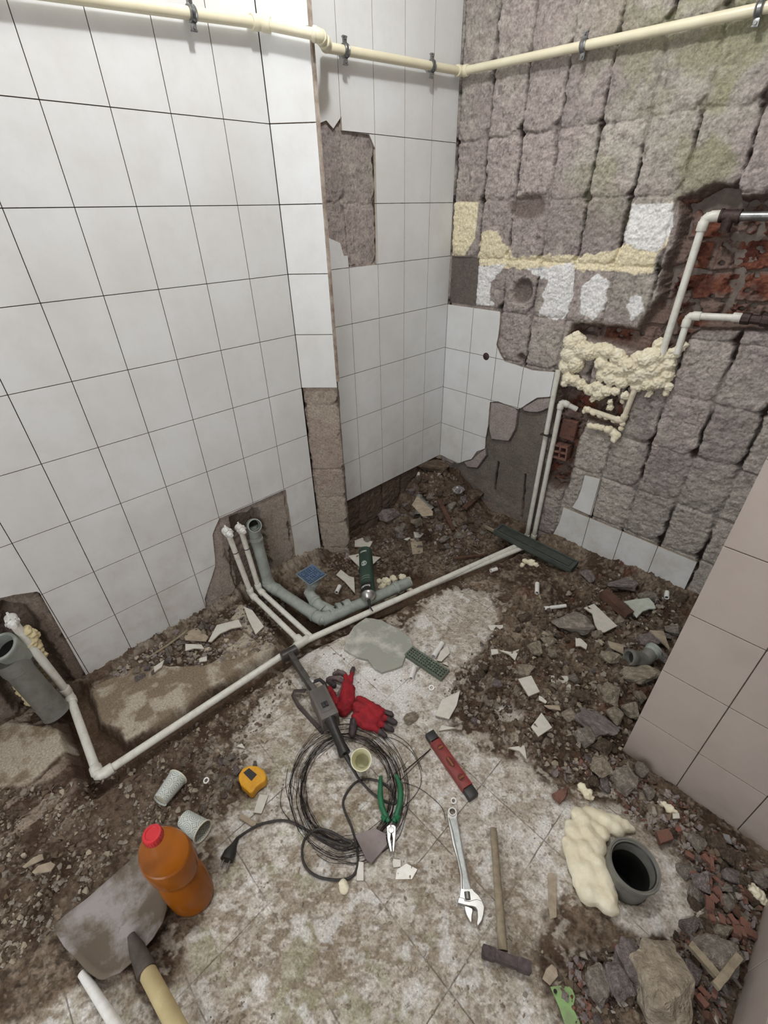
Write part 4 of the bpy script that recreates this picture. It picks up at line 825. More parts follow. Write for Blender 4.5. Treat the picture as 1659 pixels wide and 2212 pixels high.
# ---- spirit level
lv = thing('spirit_level', PZ(975, 1655, 0), 'short red spirit level with black ends', 'level')
zt_ = .022
P4_ = [PZ(917, 1585, zt_), PZ(938, 1575, zt_), PZ(1035, 1711, zt_), PZ(1014, 1728, zt_)]
s0 = (P4_[0]+P4_[1])/2; s1 = (P4_[2]+P4_[3])/2; L_ = (s1-s0).length; Tl = Matrix.Translation(s0) @ frame(s1-s0).to_4x4(); W_ = .034
m_red = mat('red_level_body', (148, 58, 54), (120, 50, 48), .5, scale=50); m_redd = mat('dark_red_recess', (104, 40, 38), (90, 36, 34), .6)
mb = MB(); mb.box((L_/2, 0, -.011), (L_*.72, W_*.86, .019), T=Tl, bev=.002); body = mb.build('body', m_red, lv, world=True)
for k, x in enumerate((.065, .935)): mb = MB(); mb.box((L_*x, 0, -.011), (L_*.135, W_*.92, .0215), T=Tl, bev=.003); mb.build('end_cap', M['black'], lv, world=True)
for sy in (-1, 1): mb = MB(); mb.box((L_/2, sy*W_*.44, -.010), (L_*.74, .003, .022), T=Tl, bev=.001); mb.build('rail', m_red, lv, world=True)
for x, w_ in ((.27, .018), (.5, .034), (.735, .02)):
    mb = MB(); mb.lathe([(.0, .0002), (.0095, .0002), (.0095, -.002)], 24, T=Tl @ Matrix.Translation((L_*x, 0, -.0012)), sx=w_/.019, sy=1.); wdw = mb.build('window', m_redd, lv, world=True)
    mb = MB(); mb.lathe([(.0098, -.001), (.0098, .0014), (.0112, .0010), (.0112, -.001)], 24, T=Tl @ Matrix.Translation((L_*x, 0, -.0015)), sx=w_/.019*.95, sy=1., closed=True); mb.build('window_rim', m_red, lv, world=True)
    mb = MB(); dx = (w_*.42, 0) if x == .5 else (.0, .0085); mb.tube([Tl @ Vector((L_*x-dx[0], -dx[1], .0002)), Tl @ Vector((L_*x+dx[0], dx[1], .0002))], .0034, 10); mb.build('vial', mat('amber_vial_glass', (150, 96, 60), (130, 80, 56), .15), wdw, world=True)
# ---- combination pliers
def cp(pts): return [(580+x/3.318, 1360+y/3.318) for x, y in pts]
pl = thing('pliers', PZ(835, 1760, 0), 'combination pliers with green rubber grips lying on the coil of wire', 'pliers')
m_gr = mat('green_rubber_grip', (36, 110, 72), (28, 92, 60), .5, scale=40)
zz = .016
for pts, rr in ((cp([(806, 1050), (802, 1110), (800, 1190), (812, 1270), (838, 1330), (862, 1378)]), [.0045, .0066, .0082, .0082, .0072, .0058]), (cp([(915, 1040), (938, 1100), (948, 1180), (940, 1260), (920, 1320), (898, 1378)]), [.0045, .0066, .0084, .0084, .0072, .0058])):
    mb = MB(); mb.tube([Vector((*q, zz)) for q in FP(pts, zz)], rr, 14, flat=.8); g_ = mb.build('grip', m_gr, pl, world=True)
for c_ in ((812, 1335), (940, 1335)):
    mb = MB(); q = PZ(*cp([c_])[0], zz); q2 = PZ(*cp([(878, 1400)])[0], zz); mb.tube([q, q.lerp(q2, .45)], [.005, .009], 12); mb.build('grip_guard', m_gr, pl, world=True)
for pts in ([(845, 1412), (862, 1398), (876, 1396), (882, 1440), (878, 1470), (874, 1500), (882, 1545), (886, 1590), (874, 1594), (864, 1560), (852, 1500)], [(876, 1396), (898, 1398), (914, 1412), (912, 1470), (906, 1530), (900, 1590), (890, 1596), (888, 1545), (890, 1500), (884, 1468), (882, 1440)]):
    mb = MB(); mb.prism(FP(cp(pts), zz+.005), zz-.006, zz+.005); mb.build('jaw', M['chrome'], pl, world=True, smooth=0, bevel=.0012)
mb = MB(); q = PZ(*cp([(880, 1436)])[0], zz+.006); mb.lathe([(.0075, -.001), (.0075, .0008), (.0066, .0016), (0, .0018)], 24, T=Matrix.Translation(q)); mb.build('pivot', M['chrome'], pl, world=True)
# ---- tape measure
tm = thing('tape_measure', PZ(545, 1690, 0), 'yellow tape measure with a black centre label', 'tape measure')
def cq(pts): return [(x/2, 1480+y/2) for x, y in pts]
ytop = .032; m_y = mat('yellow_plastic_case', (232, 172, 34), (214, 152, 26), .4, scale=30)
mb = MB(); mb.prism(FP(cq([(1031, 385), (1048, 358), (1078, 346), (1112, 348), (1140, 366), (1151, 390), (1146, 412), (1120, 428), (1106, 440), (1092, 462), (1078, 468), (1066, 455), (1040, 432), (1030, 408)]), ytop), .001, ytop); mb.build('case', m_y, tm, world=True, smooth=0, bevel=.004)
mb = MB(); mb.prism(FP(cq([(1051, 378), (1076, 358), (1110, 386), (1086, 414)]), ytop+.0006), ytop-.001, ytop+.0008); mb.build('centre_label', M['black'], tm, world=True, smooth=0)
mb = MB(); q = PZ(*cq([(1086, 470)])[0], .006); mb.box(tuple(q), (.016, .012, .003)); mb.build('end_hook', M['steel_dull'], tm, world=True)
# ---- paper cups
def cup_mat(name, pattern):
    m, nt, b = base_mat(name); N = nt.nodes; L = nt.links
    b.inputs['Roughness'].default_value = .55
    if not pattern: b.inputs['Base Color'].default_value = tuple(lin(*pattern or (228, 226, 196)))+(1,) if pattern else tuple(lin(230, 228, 198))+(1,); return m
    tc = N.new('ShaderNodeTexCoord'); sp = N.new('ShaderNodeSeparateXYZ'); L.new(tc.outputs['Object'], sp.inputs[0])
    at = N.new('ShaderNodeMath'); at.operation = 'ARCTAN2'; L.new(sp.outputs['Y'], at.inputs[0]); L.new(sp.outputs['X'], at.inputs[1])
    mu = N.new('ShaderNodeMath'); mu.operation = 'MULTIPLY'; mu.inputs[1].default_value = 6/(2*math.pi); L.new(at.outputs[0], mu.inputs[0])
    mz = N.new('ShaderNodeMath'); mz.operation = 'MULTIPLY'; mz.inputs[1].default_value = 28.; L.new(sp.outputs['Z'], mz.inputs[0])
    cx = N.new('ShaderNodeCombineXYZ'); L.new(mu.outputs[0], cx.inputs[0]); L.new(mz.outputs[0], cx.inputs[1])
    vo = N.new('ShaderNodeTexVoronoi'); vo.feature = 'F1'; vo.voronoi_dimensions = '2D'; vo.inputs['Randomness'].default_value = 0; vo.inputs['Scale'].default_value = 1; L.new(cx.outputs[0], vo.inputs['Vector'])
    sn = N.new('ShaderNodeMath'); sn.operation = 'MULTIPLY'; sn.inputs[1].default_value = 38; L.new(vo.outputs['Distance'], sn.inputs[0])
    s2 = N.new('ShaderNodeMath'); s2.operation = 'SINE'; L.new(sn.outputs[0], s2.inputs[0])
    mr = N.new('ShaderNodeMapRange'); mr.inputs[1].default_value = .35; mr.inputs[2].default_value = .85; mr.inputs[3].default_value = 0; mr.inputs[4].default_value = .8; L.new(s2.outputs[0], mr.inputs[0])
    mx = N.new('ShaderNodeMix'); mx.data_type = 'RGBA'; mx.inputs[6].default_value = tuple(lin(206, 212, 206))+(1,); mx.inputs[7].default_value = tuple(lin(112, 116, 110))+(1,); L.new(mr.outputs[0], mx.inputs[0]); L.new(mx.outputs[2], b.inputs['Base Color'])
    return m
m_cup = cup_mat('ringed_paper_print', True); m_cupin = mat('paper_cup_inside', (228, 226, 206), (220, 216, 196), .6); m_cupy = cup_mat('cream_paper', False)
def cup(base, d, h, rb, rt, mo, label, roll=0, group='paper cups'):
    base = Vector(base); d = Vector(d).normalized(); t = thing('paper_cup', base, label, 'cup', group, rot=d.to_track_quat('Z', 'Y').to_matrix() @ Matrix.Rotation(roll, 3, 'Z'))
    mb = MB(); mb.lathe([(rb-.002, .004), (rb, .0), (rt, h), (rt-.0008, h), (rb-.0012, .004)], 40); mb.f = mb.f[:-2] if len(mb.f[-1]) > 10 else mb.f; mb.m = mb.m[:len(mb.f)]; mb.build('wall', mo, t)
    mb = MB(); mb.lathe([(0, .005), (rb-.0012, .005)], 40); mb.build('bottom', m_cupin if mo is m_cup else m_cupy, t)
    mb = MB(); mb.lathe([(rt-.0012, h-.0014), (rt+.0016, h-.0016), (rt+.0019, h), (rt+.001, h+.0014), (rt-.001, h+.001)], 40, closed=True); mb.build('rim', m_cupin if mo is m_cup else m_cupy, t)
    return t
q = PZ(782, 1664, .0); cup((q.x-.012, q.y+.012, .018), (.34, -.30, 1), .062, .020, .0285, m_cupy, 'empty cream paper cup standing inside the wire coil')
a = H(346, 1730, .027); b = H(376, 1690, .030); cup(a, b-a, .072, .021, .027, m_cup, 'patterned paper cup lying beside the earth, mouth up right', .5)
a = PZ(398, 1768, .030); cup(a, PZ(436, 1795, .034)-a, .07, .021, .027, m_cup, 'patterned paper cup lying right behind the orange bottle', 1.2)
# ---- bottle of orange liquid
bb = Vector((.868, -1.058, .001))
bt = thing('bottle', bb, 'big clear bottle of orange liquid with a red cap', 'bottle')
d_ = Vector((PZ(400, 1930).x, PZ(400, 1930).y, 0)); angb = math.radians(25)
prof = [(0, .006), (.045, .004), (.056, .0), (.062, .006), (.064, .02), (.064, .085), (.062, .105), (.055, .122), (.050, .133), (.053, .144), (.061, .158), (.065, .175), (.066, .215), (.064, .232), (.056, .256), (.042, .278), (.026, .293), (.018, .300), (.0165, .318)]
glassm, nt, bs = base_mat('clear_pet_plastic'); bs.inputs['Base Color'].default_value = (.97, .93, .88, 1); bs.inputs['Roughness'].default_value = .12; bs.inputs['Transmission Weight'].default_value = 1.; bs.inputs['IOR'].default_value = 1.12
liq = mat('orange_liquid', (190, 112, 14), (166, 92, 6), .3, scale=9, trans=.25)
sc_ = .90
Tb = Matrix.Rotation(angb, 4, 'Z')
mb = MB(); mb.lathe([(r*sc_, h) for r, h in prof], 56, T=Tb, sx=1.0, sy=.82); mb.f = mb.f[:-1]; mb.m = mb.m[:-1]; mb.build('shell', glassm, bt)
lp = [(r*sc_-.0018, h+.001) for r, h in prof if .0 < r and h < .236]+[(.058*sc_, .2365)]
lp = [(0, .007)]+lp+[(0, .237)]
mb = MB(); mb.lathe(lp, 56, T=Tb, sx=1.0, sy=.82); mb.build('orange_liquid', liq, bt)['label'] = 'orange liquid'
mb = MB(); mb.lathe([(.0162, .304), (.0180, .305), (.0186, .308), (.0186, .322), (.0176, .326), (.013, .3265), (.012, .325), (0, .325)], 40)
for k in range(24): a_ = k*math.pi/12; mb.box((.0186*math.cos(a_), .0186*math.sin(a_), .315), (.0012, .0012, .016))
mb.build('cap', mat('red_cap', (206, 48, 56), (190, 40, 48), .3), bt)['label'] = 'red screw cap'
# ---- shovel
sv = thing('shovel', PZ(250, 2000, 0), 'square steel shovel dusted with mortar, lying by the bottle', 'shovel')
def csv(pts): return [(x/3.393, 1560+y/3.393) for x, y in pts]
outl = csv([(400, 1490), (470, 1420), (640, 1290), (900, 1060), (1060, 925), (1130, 1000), (1190, 1120), (1222, 1260), (1228, 1360), (1195, 1470), (1120, 1590), (1075, 1640), (1000, 1720), (960, 1770), (880, 1840), (760, 1890), (720, 1885), (640, 1830), (560, 1740), (470, 1650), (415, 1560)])
zc = .03
OP = [Vector((*p, zc)) for p in FP(outl, zc)]; ctr = sum(OP, Vector())/len(OP); ctr.z = zc
vs = []; fs = []; K = 7; n = len(OP)
for k in range(K+1):
    t_ = 1-k/K
    for p in OP:
        q = ctr.lerp(p, t_); e = (p-ctr).length; q.z = .010+.020*t_**2.5+.006*math.sin(3*t_+p.x*30)*t_*(1-t_); vs.append(q)
for k in range(K):
    for j in range(n): fs.append((k*n+j, k*n+(j+1) % n, (k+1)*n+(j+1) % n, (k+1)*n+j))
mb = MB(); mb.add(vs, fs); sb = mb.build('blade', mat('mortar_dusted_steel', (158, 152, 150), (108, 97, 84), .75, .15, scale=9, bump=.5, bscale=60, contrast=(.42, .56)), sv, world=True)
so = sb.modifiers.new('s', 'SOLIDIFY'); so.thickness = .0025; so.offset = -1
s0 = PZ(*csv([(960, 1560)])[0], .022); s1 = PZ(*csv([(1075, 1830)])[0], .035); mb = MB(); mb.tube([s0, s0.lerp(s1, .4), s1], [.008, .016, .0195], 18, flat=.8); mb.build('socket', M['steel_dull_dirty'] if 'steel_dull_dirty' in M else mat('dirty_steel', (104, 96, 90), (80, 72, 66), .7, .3, scale=40), sv, world=True)
s2 = PZ(420, 2290, .045); s1b = PZ(*csv([(1085, 1840)])[0], .036); mb = MB(); mb.tube([s1b-(s2-s1b).normalized()*.01, s1b, s2], [.010, .0165, .0175], 18); mb.build('handle', mat('yellow_wood', (206, 192, 148), (184, 168, 126), .7, scale=14), sv, world=True)
wpz = thing('pipe_offcut', PZ(220, 2150, .012), 'long white plastic pipe running out of the bottom left corner', 'pipe')
mb = MB(); a = PZ(177, 2102, .014); b = PZ(300, 2290, .03); mb.tube([a, b], [.0085, .0125], 20); mb.build('tube', M['ppr_white'], wpz, world=True)
# ---- drain cover, perforated grate
dc = thing('channel_drain', PZ(1155, 1180, 0), 'long dark green channel drain propped over the pipes at the back wall', 'drain cover')
z0 = .045
A = PZ(1075, 1138, .06); B = PZ(1243, 1222, .04); Wd = .078; Tc = Matrix.Translation((A+B)/2) @ frame(B-A).to_4x4(); L_ = (B-A).length
m_dg = mat('dark_green_plastic', (62, 70, 66), (78, 84, 78), .5, scale=25)
mb = MB(); mb.box((0, 0, -.014), (L_, Wd, .022), T=Tc, bev=.005); mb.build('body', m_dg, dc, world=True)
for s in (-1, 1): mb = MB(); mb.box((0, s*Wd*.43, -.001), (L_*.99, .008, .006), T=Tc, bev=.0015); mb.build('long_rim', m_dg, dc, world=True)
for s in (-1, 1): mb = MB(); mb.box((s*(L_/2-.006), 0, -.001), (.010, Wd*.92, .006), T=Tc, bev=.0015); mb.build('end_rim', m_dg, dc, world=True)
mb = MB(); mb.box((0, 0, -.0015), (L_*.90, Wd*.58, .005), T=Tc, bev=.001); pan = mb.build('cover_plate', mat('green_black_plate', (54, 62, 58), (70, 76, 70), .45, scale=30), dc, world=True)
mb = MB(); mb.lathe([(.010, .0), (.012, .0), (.012, .0016), (.010, .0016)], 24, T=Tc @ Matrix.Translation((-.02, 0, .001)), closed=True); mb.build('lift_ring', m_dg, pan, world=True)
pg = thing('perforated_grate', PZ(920, 1430, 0), 'green perforated strip grate lying against the cement slab', 'drain grate')
zt_ = .014; A = (PZ(891, 1396, zt_)+PZ(874, 1414, zt_))/2; B = (PZ(972, 1449, zt_)+PZ(953, 1467, zt_))/2; Tg = Matrix.Translation(A) @ frame(B-A).to_4x4(); L_ = (B-A).length
m_gg = mat('dusty_green_plastic', (104, 114, 100), (88, 96, 84), .7, scale=40, contrast=(.4, .7))
mb = MB(); mb.box((L_/2, 0, 0), (L_, .046, .003), T=Tg); gp = mb.build('plate', m_gg, pg, world=True)
cm = MB()
for i in range(15):
    for j in range(4): cm.lathe([(.0026, -.01), (.0026, .01)], 8, T=Tg @ Matrix.Translation((L_*.05+i*L_*.064, -.0155+j*.0103+(.0 if i % 2 else .001), 0)))
co = cm.build('cut', M['black'], pg, world=True); bo = gp.modifiers.new('c', 'BOOLEAN'); bo.operation = 'DIFFERENCE'; bo.object = co; bo.solver = 'EXACT'; evaluated(gp); bpy.data.objects.remove(co, do_unlink=True)
for s in (-1, 1): mb = MB(); mb.box((L_/2, s*.0235, -.005), (L_, .0025, .012), T=Tg); mb.build('side_flange', m_gg, pg, world=True)
mb = MB(); mb.box((L_/2, 0, -.006), (L_*.98, .043, .003), T=Tg); mb.build('hole_shade_plate', M['black'], pg, world=True)  # black plate added below so the holes read as shaded gaps
# ---- slab smeared with cement
sl = MB(); sp_ = FP([(790, 1334), (822, 1338), (860, 1358), (888, 1378), (893, 1398), (876, 1416), (870, 1436), (845, 1446), (824, 1452), (806, 1440), (795, 1424), (770, 1418), (742, 1402), (750, 1375), (765, 1352)], .012); sl.prism(jag(sp_, .0015, .012, 9), .0, .012)
so_ = sl.build('cement_slab', mat('smeared_grey_cement', (204, 202, 194), (160, 160, 150), .8, scale=11, bump=.3, third=(156, 158, 150)), loc=PZ(815, 1395, 0), smooth=0, bevel=.002); tag(so_, 'thin slab smeared with grey-green cement beside the perforated grate', 'slab')
# ---- foam spray can
zc_ = .045; c0_ = PZ(789, 1190, zc_+.01); c1_ = PZ(797, 1298, zc_+.0); fc_ = thing('foam_can', c0_, 'dark green foam spray can lying across the grey drain', 'spray can'); dcn = (c1_-c0_); Lc = dcn.length; RC = .031
Tcan = Matrix.Translation(c0_) @ frame(dcn).to_4x4(); TcZ = Tcan @ Matrix.Rotation(math.radians(90), 4, 'Y')
m_can = mat('dark_green_can_print', (60, 84, 70), (46, 66, 56), .35, .2, scale=14)
mb = MB(); mb.lathe([(.0, -.003), (RC*.85, .0), (RC, .004), (RC, Lc*.90), (RC*.98, Lc*.905)], 40, T=TcZ); can_b = mb.build('body', m_can, fc_, world=True)
mb = MB(); mb.lathe([(RC*.97, Lc*.895), (RC*1.05, Lc*.90), (RC*1.05, Lc*.91), (RC*.93, Lc*.93), (RC*.6, Lc*.965), (RC*.42, Lc*.975), (RC*.42, Lc*.99), (0, Lc*.99)], 40, T=TcZ); mb.build('dome', M['chrome'], fc_, world=True)
mb = MB(); mb.tube([Tcan @ Vector((Lc*.985, 0, 0)), Tcan @ Vector((Lc*1.06, 0, 0)), Tcan @ Vector((Lc*1.09, .0, .002)), Tcan @ Vector((Lc*1.18, .012, 0))], [.007, .006, .0035, .0025], 10); mb.build('nozzle', M['black'], fc_, world=True)
def band(x0, x1, a0, a1, m, nm, lab=None, dr=.0004):
    mb = MB(); n_ = 14; vs = []
    for x in (x0, x1):
        for k in range(n_+1):
            a = a0+(a1-a0)*k/n_; vs.append(Tcan @ Vector((x*Lc, math.sin(a)*(RC+dr), math.cos(a)*(RC+dr))))
    mb.add(vs, [(k, k+1, n_+1+k+1, n_+1+k) for k in range(n_)]); return mb.build(nm, m, can_b, world=True)
m_prt = mat('pale_print', (176, 184, 176), (160, 168, 160), .4); m_blk = mat('black_print', (20, 22, 20), (24, 26, 24), .35)
ac = math.radians(-20)
band(.10, .13, ac-.5, ac+.5, m_prt, 'print_band'); band(.62, .625, ac-.7, ac+.7, m_prt, 'print_line'); band(.66, .665, ac-.7, ac+.7, m_prt, 'print_line'); band(.745, .90, ac-.85, ac+.85, m_blk, 'logo_panel', dr=.0003)
mb = MB(); vs = [Tcan @ Vector(((.37)*Lc, math.sin(ac)*(RC+.0004), math.cos(ac)*(RC+.0004)))]
for k in range(24): t_ = k*math.pi/12; a = ac+.013/RC*math.cos(t_); vs.append(Tcan @ Vector((.37*Lc+.0165*math.sin(t_), math.sin(a)*(RC+.0005), math.cos(a)*(RC+.0005))))
mb.add(vs, [(0, 1+k, 1+(k+1) % 24) for k in range(24)]); mb.build('round_emblem', m_prt, can_b, world=True)
def wrap_text(body_, size, xc, m, nm, flip=True):
    cu = bpy.data.curves.new('t', 'FONT'); cu.body = body_; cu.size = size; cu.align_x = 'CENTER'; cu.align_y = 'CENTER'; cu.offset = size*.02
    o = bpy.data.objects.new('t', cu); COL.objects.link(o); dg = bpy.context.evaluated_depsgraph_get(); me = bpy.data.meshes.new_from_object(o.evaluated_get(dg)); bpy.data.objects.remove(o, do_unlink=True)
    vs = []
    for v in me.vertices:
        a = ac-v.co.x/RC; vs.append(Tcan @ Vector((xc*Lc-v.co.y*-1, math.sin(a)*(RC+.0008), math.cos(a)*(RC+.0008))))
    mb = MB(); mb.add(vs, [tuple(p.vertices) for p in me.polygons]); return mb.build(nm, m, can_b, world=True, smooth=0)
wrap_text('Soudal', .0155, .815, mat('white_print', (226, 228, 226), (220, 222, 220), .4), 'lettering')
# ---- pipe welding iron with its cord
wi = thing('pipe_welding_iron', PZ(690, 1500, 0), 'grey plastic-pipe welding iron with a black handle, standing on its bracket', 'welding iron')
m_hs = mat('brown_grey_housing', (104, 98, 94), (88, 82, 78), .45, scale=30, contrast=(.4, .8))
zh = .075
h0 = (PZ(*cp([(290, 425)])[0], zh)+PZ(*cp([(400, 400)])[0], zh))/2; h1 = (PZ(*cp([(395, 650)])[0], zh)+PZ(*cp([(490, 590)])[0], zh))/2
Lh = (h1-h0).length; Th = Matrix.Translation(h0) @ frame(h1-h0).to_4x4(); Wh = .058
mb = MB(); mb.box((Lh/2, 0, -.033), (Lh, Wh, .066), T=Th, bev=.005); hsg = mb.build('housing', m_hs, wi, world=True)
mb = MB(); mb.box((Lh*.46, 0, .0006), (Lh*.74, Wh*.66, .0016), T=Th, bev=.0006); pnl = mb.build('top_panel', mat('panel_grey', (92, 88, 86), (82, 78, 76), .4), hsg, world=True)
for s in (-1, 1): mb = MB(); mb.box((Lh*.62, s*.0055, .003), (.016, .0075, .005), T=Th @ Matrix.Translation((0, 0, 0)), bev=.001); mb.build('rocker_switch', M['black'], pnl, world=True)
mb = MB(); mb.box((Lh*.62, 0, .0016), (.021, .020, .001), T=Th); mb.build('switch_frame', M['black'], pnl, world=True)
b0_ = PZ(*cp([(132, 130)])[0], .062); b1_ = PZ(*cp([(330, 425)])[0], .058)
Tb_ = Matrix.Translation(b0_) @ frame(b1_-b0_).to_4x4(); Lb = (b1_-b0_).length
mb = MB(); mb.box((Lb/2, 0, -.018), (Lb, .019, .038), T=Tb_, bev=.002); mb.build('heating_bar', mat('dark_grey_aluminium', (96, 92, 88), (72, 68, 64), .55, .4, scale=40), wi, world=True)
mb = MB(); mb.box((Lb*.83, .0095, -.004), (Lb*.1, .010, .012), T=Tb_, bev=.001); mb.build('steel_spacer', M['chrome'], wi, world=True)
mb = MB(); sp0 = Tb_ @ Vector((Lb*.07, 0, -.018)); yv = (Tb_.to_3x3() @ Vector((0, 1, 0))); mb.tube([sp0-yv*.030, sp0-yv*.028, sp0+yv*.028, sp0+yv*.030], [.014, .021, .021, .018], 24); mb.build('heating_bush', mat('dark_teflon_bush', (58, 52, 50), (44, 40, 38), .4), wi, world=True)
mb = MB(); q0 = Th @ Vector((-.006, .004, -.012)); q1 = PZ(*cp([(370, 370)])[0], .07); mb.tube([PZ(*cp([(330, 372)])[0], .06), PZ(*cp([(368, 358)])[0], .066), PZ(*cp([(400, 385)])[0], .064), PZ(*cp([(420, 425)])[0], .055)], .006, 10); mb.build('thermostat_knob', M['black'], wi, world=True)
g0 = Th @ Vector((Lh, -.002, -.022)); g1 = PZ(*cp([(470, 700)])[0], .055); g2 = PZ(*cp([(548, 895)])[0], .035)
mb = MB(); mb.tube([g0-(g2-g0).normalized()*.006, g0+(g2-g0).normalized()*.006, g0.lerp(g2, .25), g0.lerp(g2, .75), g2-(g2-g0).normalized()*.004, g2], [.021, .019, .0145, .015, .0185, .0175], 20); hd_ = mb.build('handle', M['black'], wi, world=True)
mb = MB(); st = [PZ(*cp([(262, 440)])[0], .03), PZ(*cp([(185, 440)])[0], .02), PZ(*cp([(175, 470)])[0], .012), PZ(*cp([(215, 545)])[0], .006), PZ(*cp([(300, 640)])[0], .004), PZ(*cp([(390, 740)])[0], .004)]; mb.tube(st, .008, 8, flat=.35); mb.build('bracket', mat('rusty_bracket', (92, 84, 82), (70, 62, 60), .6, .4), wi, world=True)
cpth = cp([(555, 900), (590, 970), (640, 1060), (700, 1130), (780, 1200), (850, 1235), (905, 1245), (912, 1215), (880, 1150), (800, 1090), (700, 1072), (620, 1100), (560, 1170), (534, 1240), (550, 1310), (590, 1400), (615, 1480), (635, 1580), (640, 1680), (610, 1760), (540, 1792), (430, 1790), (330, 1760), (260, 1690), (240, 1590), (260, 1500), (310, 1450), (370, 1430), (450, 1450), (540, 1500), (600, 1530), (560, 1550), (460, 1520), (370, 1485), (280, 1440), (190, 1390), (100, 1368), (0, 1380), (-90, 1410), (-160, 1450), (-220, 1490)])
def smooth_path(P, n=4):
    out = []
    for i in range(len(P)-1):
        p0 = P[max(i-1, 0)]; p1 = P[i]; p2 = P[i+1]; p3 = P[min(i+2, len(P)-1)]
        for k in range(n):
            t = k/n; out.append(.5*((2*p1)+(p2-p0)*t+(2*p0-5*p1+4*p2-p3)*t*t+(3*p1-p0-3*p2+p3)*t**3))
    return out+[P[-1]]
CP = []
for i, (x, y) in enumerate(cpth): z = max(.0045, .034-i*.010) if i < 4 else (.009 if 26 <= i <= 33 else .0048); CP.append(PZ(x, y, z))
mb = MB(); mb.tube(smooth_path(CP), .0032, 10); mb.build('cord', M['cord'], wi, world=True)
mb = MB(); a = CP[0]; mb.tube([a, CP[1], CP[2]], [.008, .0055, .0036], 12); mb.build('cord_sleeve', M['black'], hd_, world=True)
e0 = CP[-1]; e1 = PZ(497, 1842, .016); e2 = PZ(490, 1858, .018); mb = MB(); mb.tube([e0, e0.lerp(e1, .5), e1, e2], [.004, .008, .0165, .0175], 16, flat=.8); plug_ = mb.build('plug', M['black'], wi, world=True)
mb = MB()
for s in (-1, 1): d3 = (e2-e1).normalized(); sd_ = Vector((-d3.y, d3.x, 0))*s*.008; mb = MB(); mb.tube([e2+sd_, e2+sd_+d3*.016], .0022, 8); mb.build('plug_pin', M['galv'], plug_, world=True)
# ---- coil of tie wire
rnd = random.Random(12); mb = MB()
cc = PZ(751, 1700, 0); e1x = PZ(852, 1700, 0)-cc; e1y = PZ(751, 1592, 0)-cc
for k in range(26):
    s = rnd.gauss(.98, .05) if k < 19 else rnd.uniform(1.08, 1.28); ox = rnd.gauss(0, .05); oy = rnd.gauss(0, .05); ph = rnd.uniform(0, 6.3); aa = rnd.uniform(.0, .03); pts = []
    arc = 2*math.pi*rnd.uniform(.8, 1.0); st_ = rnd.uniform(0, 6.3)
    for i in range(72):
        t = st_+arc*i/71; rr_ = s*(1+aa*math.sin(3*t+ph)+.012*math.sin(11*t+ph))
        p = cc+e1x*(ox+rr_*math.cos(t))+e1y*(oy+rr_*math.sin(t)); p.z = .002+.0035*(k % 5)/2+.0015*math.sin(5*t+ph)+.0015; pts.append(p)
    mb.tube(pts, .0007, 5)
for pts in ([(830, 1590), (860, 1600), (890, 1625), (905, 1655), (910, 1690), (895, 1720), (870, 1745)], [(850, 1585), (880, 1605), (900, 1635), (912, 1665)], [(870, 1690), (900, 1700), (930, 1720), (955, 1745), (962, 1770)], [(610, 1700), (606, 1740), (625, 1770), (650, 1790), (690, 1800)], [(622, 1660), (617, 1700), (630, 1745)], [(860, 1690), (900, 1650), (930, 1618)]):
    mb.tube(smooth_path([PZ(x, y, .003) for x, y in pts], 3), .0008, 5)
mb.build('wire_coil', M['wire'], loc=cc); tag(bpy.data.objects['wire_coil'], 'loose coil of thin black tie wire on the floor tiles', 'wire')
mb = MB(); a = PZ(930, 1618, .002); b = PZ(872, 1668, .002); mb.tube([a, b], .0014, 6); mb.build('nail', M['wire'], loc=a); tag(bpy.data.objects['nail'], 'thin dark metal rod beside the upper end of the spirit level', 'rod')
# ---- gloves
m_gl = mat('red_knit_glove', (164, 30, 42), (128, 26, 36), .85, scale=40, bump=.5, bscale=400); m_gt = mat('black_rubber_coating', (52, 46, 48), (84, 72, 74), .6, scale=60, contrast=(.4, .75)); m_gg2 = mat('grey_worn_coating', (120, 104, 104), (90, 76, 78), .8, scale=60)
def melt(name, chains, m, parent, vox=.003, label=None):
    mbx = MB()
    for pts, rs in chains:
        P_ = [PZ(*cp([(x, y)])[0], z) for x, y, z in pts]; rs = [r*1.14 for r in rs]; mbx.tube(P_, rs, 12)
        for p, r in ((P_[0], rs[0]), (P_[-1], rs[-1])): mbx.lathe([(0, -r*.95), (r*.7, -r*.7), (r*.98, 0), (r*.7, r*.7), (0, r*.95)], 12, T=Matrix.Translation(p))
    o = mbx.build(name, m, parent, world=True); r_ = o.modifiers.new('r', 'REMESH'); r_.mode = 'VOXEL'; r_.voxel_size = vox; s_ = o.modifiers.new('s', 'SMOOTH'); s_.iterations = 3
    tx = bpy.data.textures.new('w', 'CLOUDS'); tx.noise_scale = .014; d2 = o.modifiers.new('d', 'DISPLACE'); d2.texture = tx; d2.strength = .005; par = o.parent; evaluated(o); o.data.materials.clear(); o.data.materials.append(m); o.data.polygons.foreach_set('use_smooth', [True]*len(o.data.polygons))
    if label: o['label'] = label
    return o
g1 = thing('work_glove', PZ(*cp([(560, 480)])[0], 0), 'red work glove with one black-tipped finger pointing away, beside the welding iron', 'glove', 'pair of red work gloves')
melt('glove_body', [([(560, 400, .014), (555, 470, .016), (550, 560, .012)], [.016, .020, .022]), ([(590, 420, .014), (585, 520, .014), (535, 570, .012)], [.013, .016, .020]), ([(520, 560, .012), (545, 600, .010)], [.018, .012]), ([(585, 380, .014), (598, 310, .013)], [.008, .007]), ([(560, 380, .013), (548, 320, .012)], [.008, .007]), ([(430, 430, .012), (460, 470, .010), (480, 520, .010)], [.012, .012, .012])], m_gl, g1)
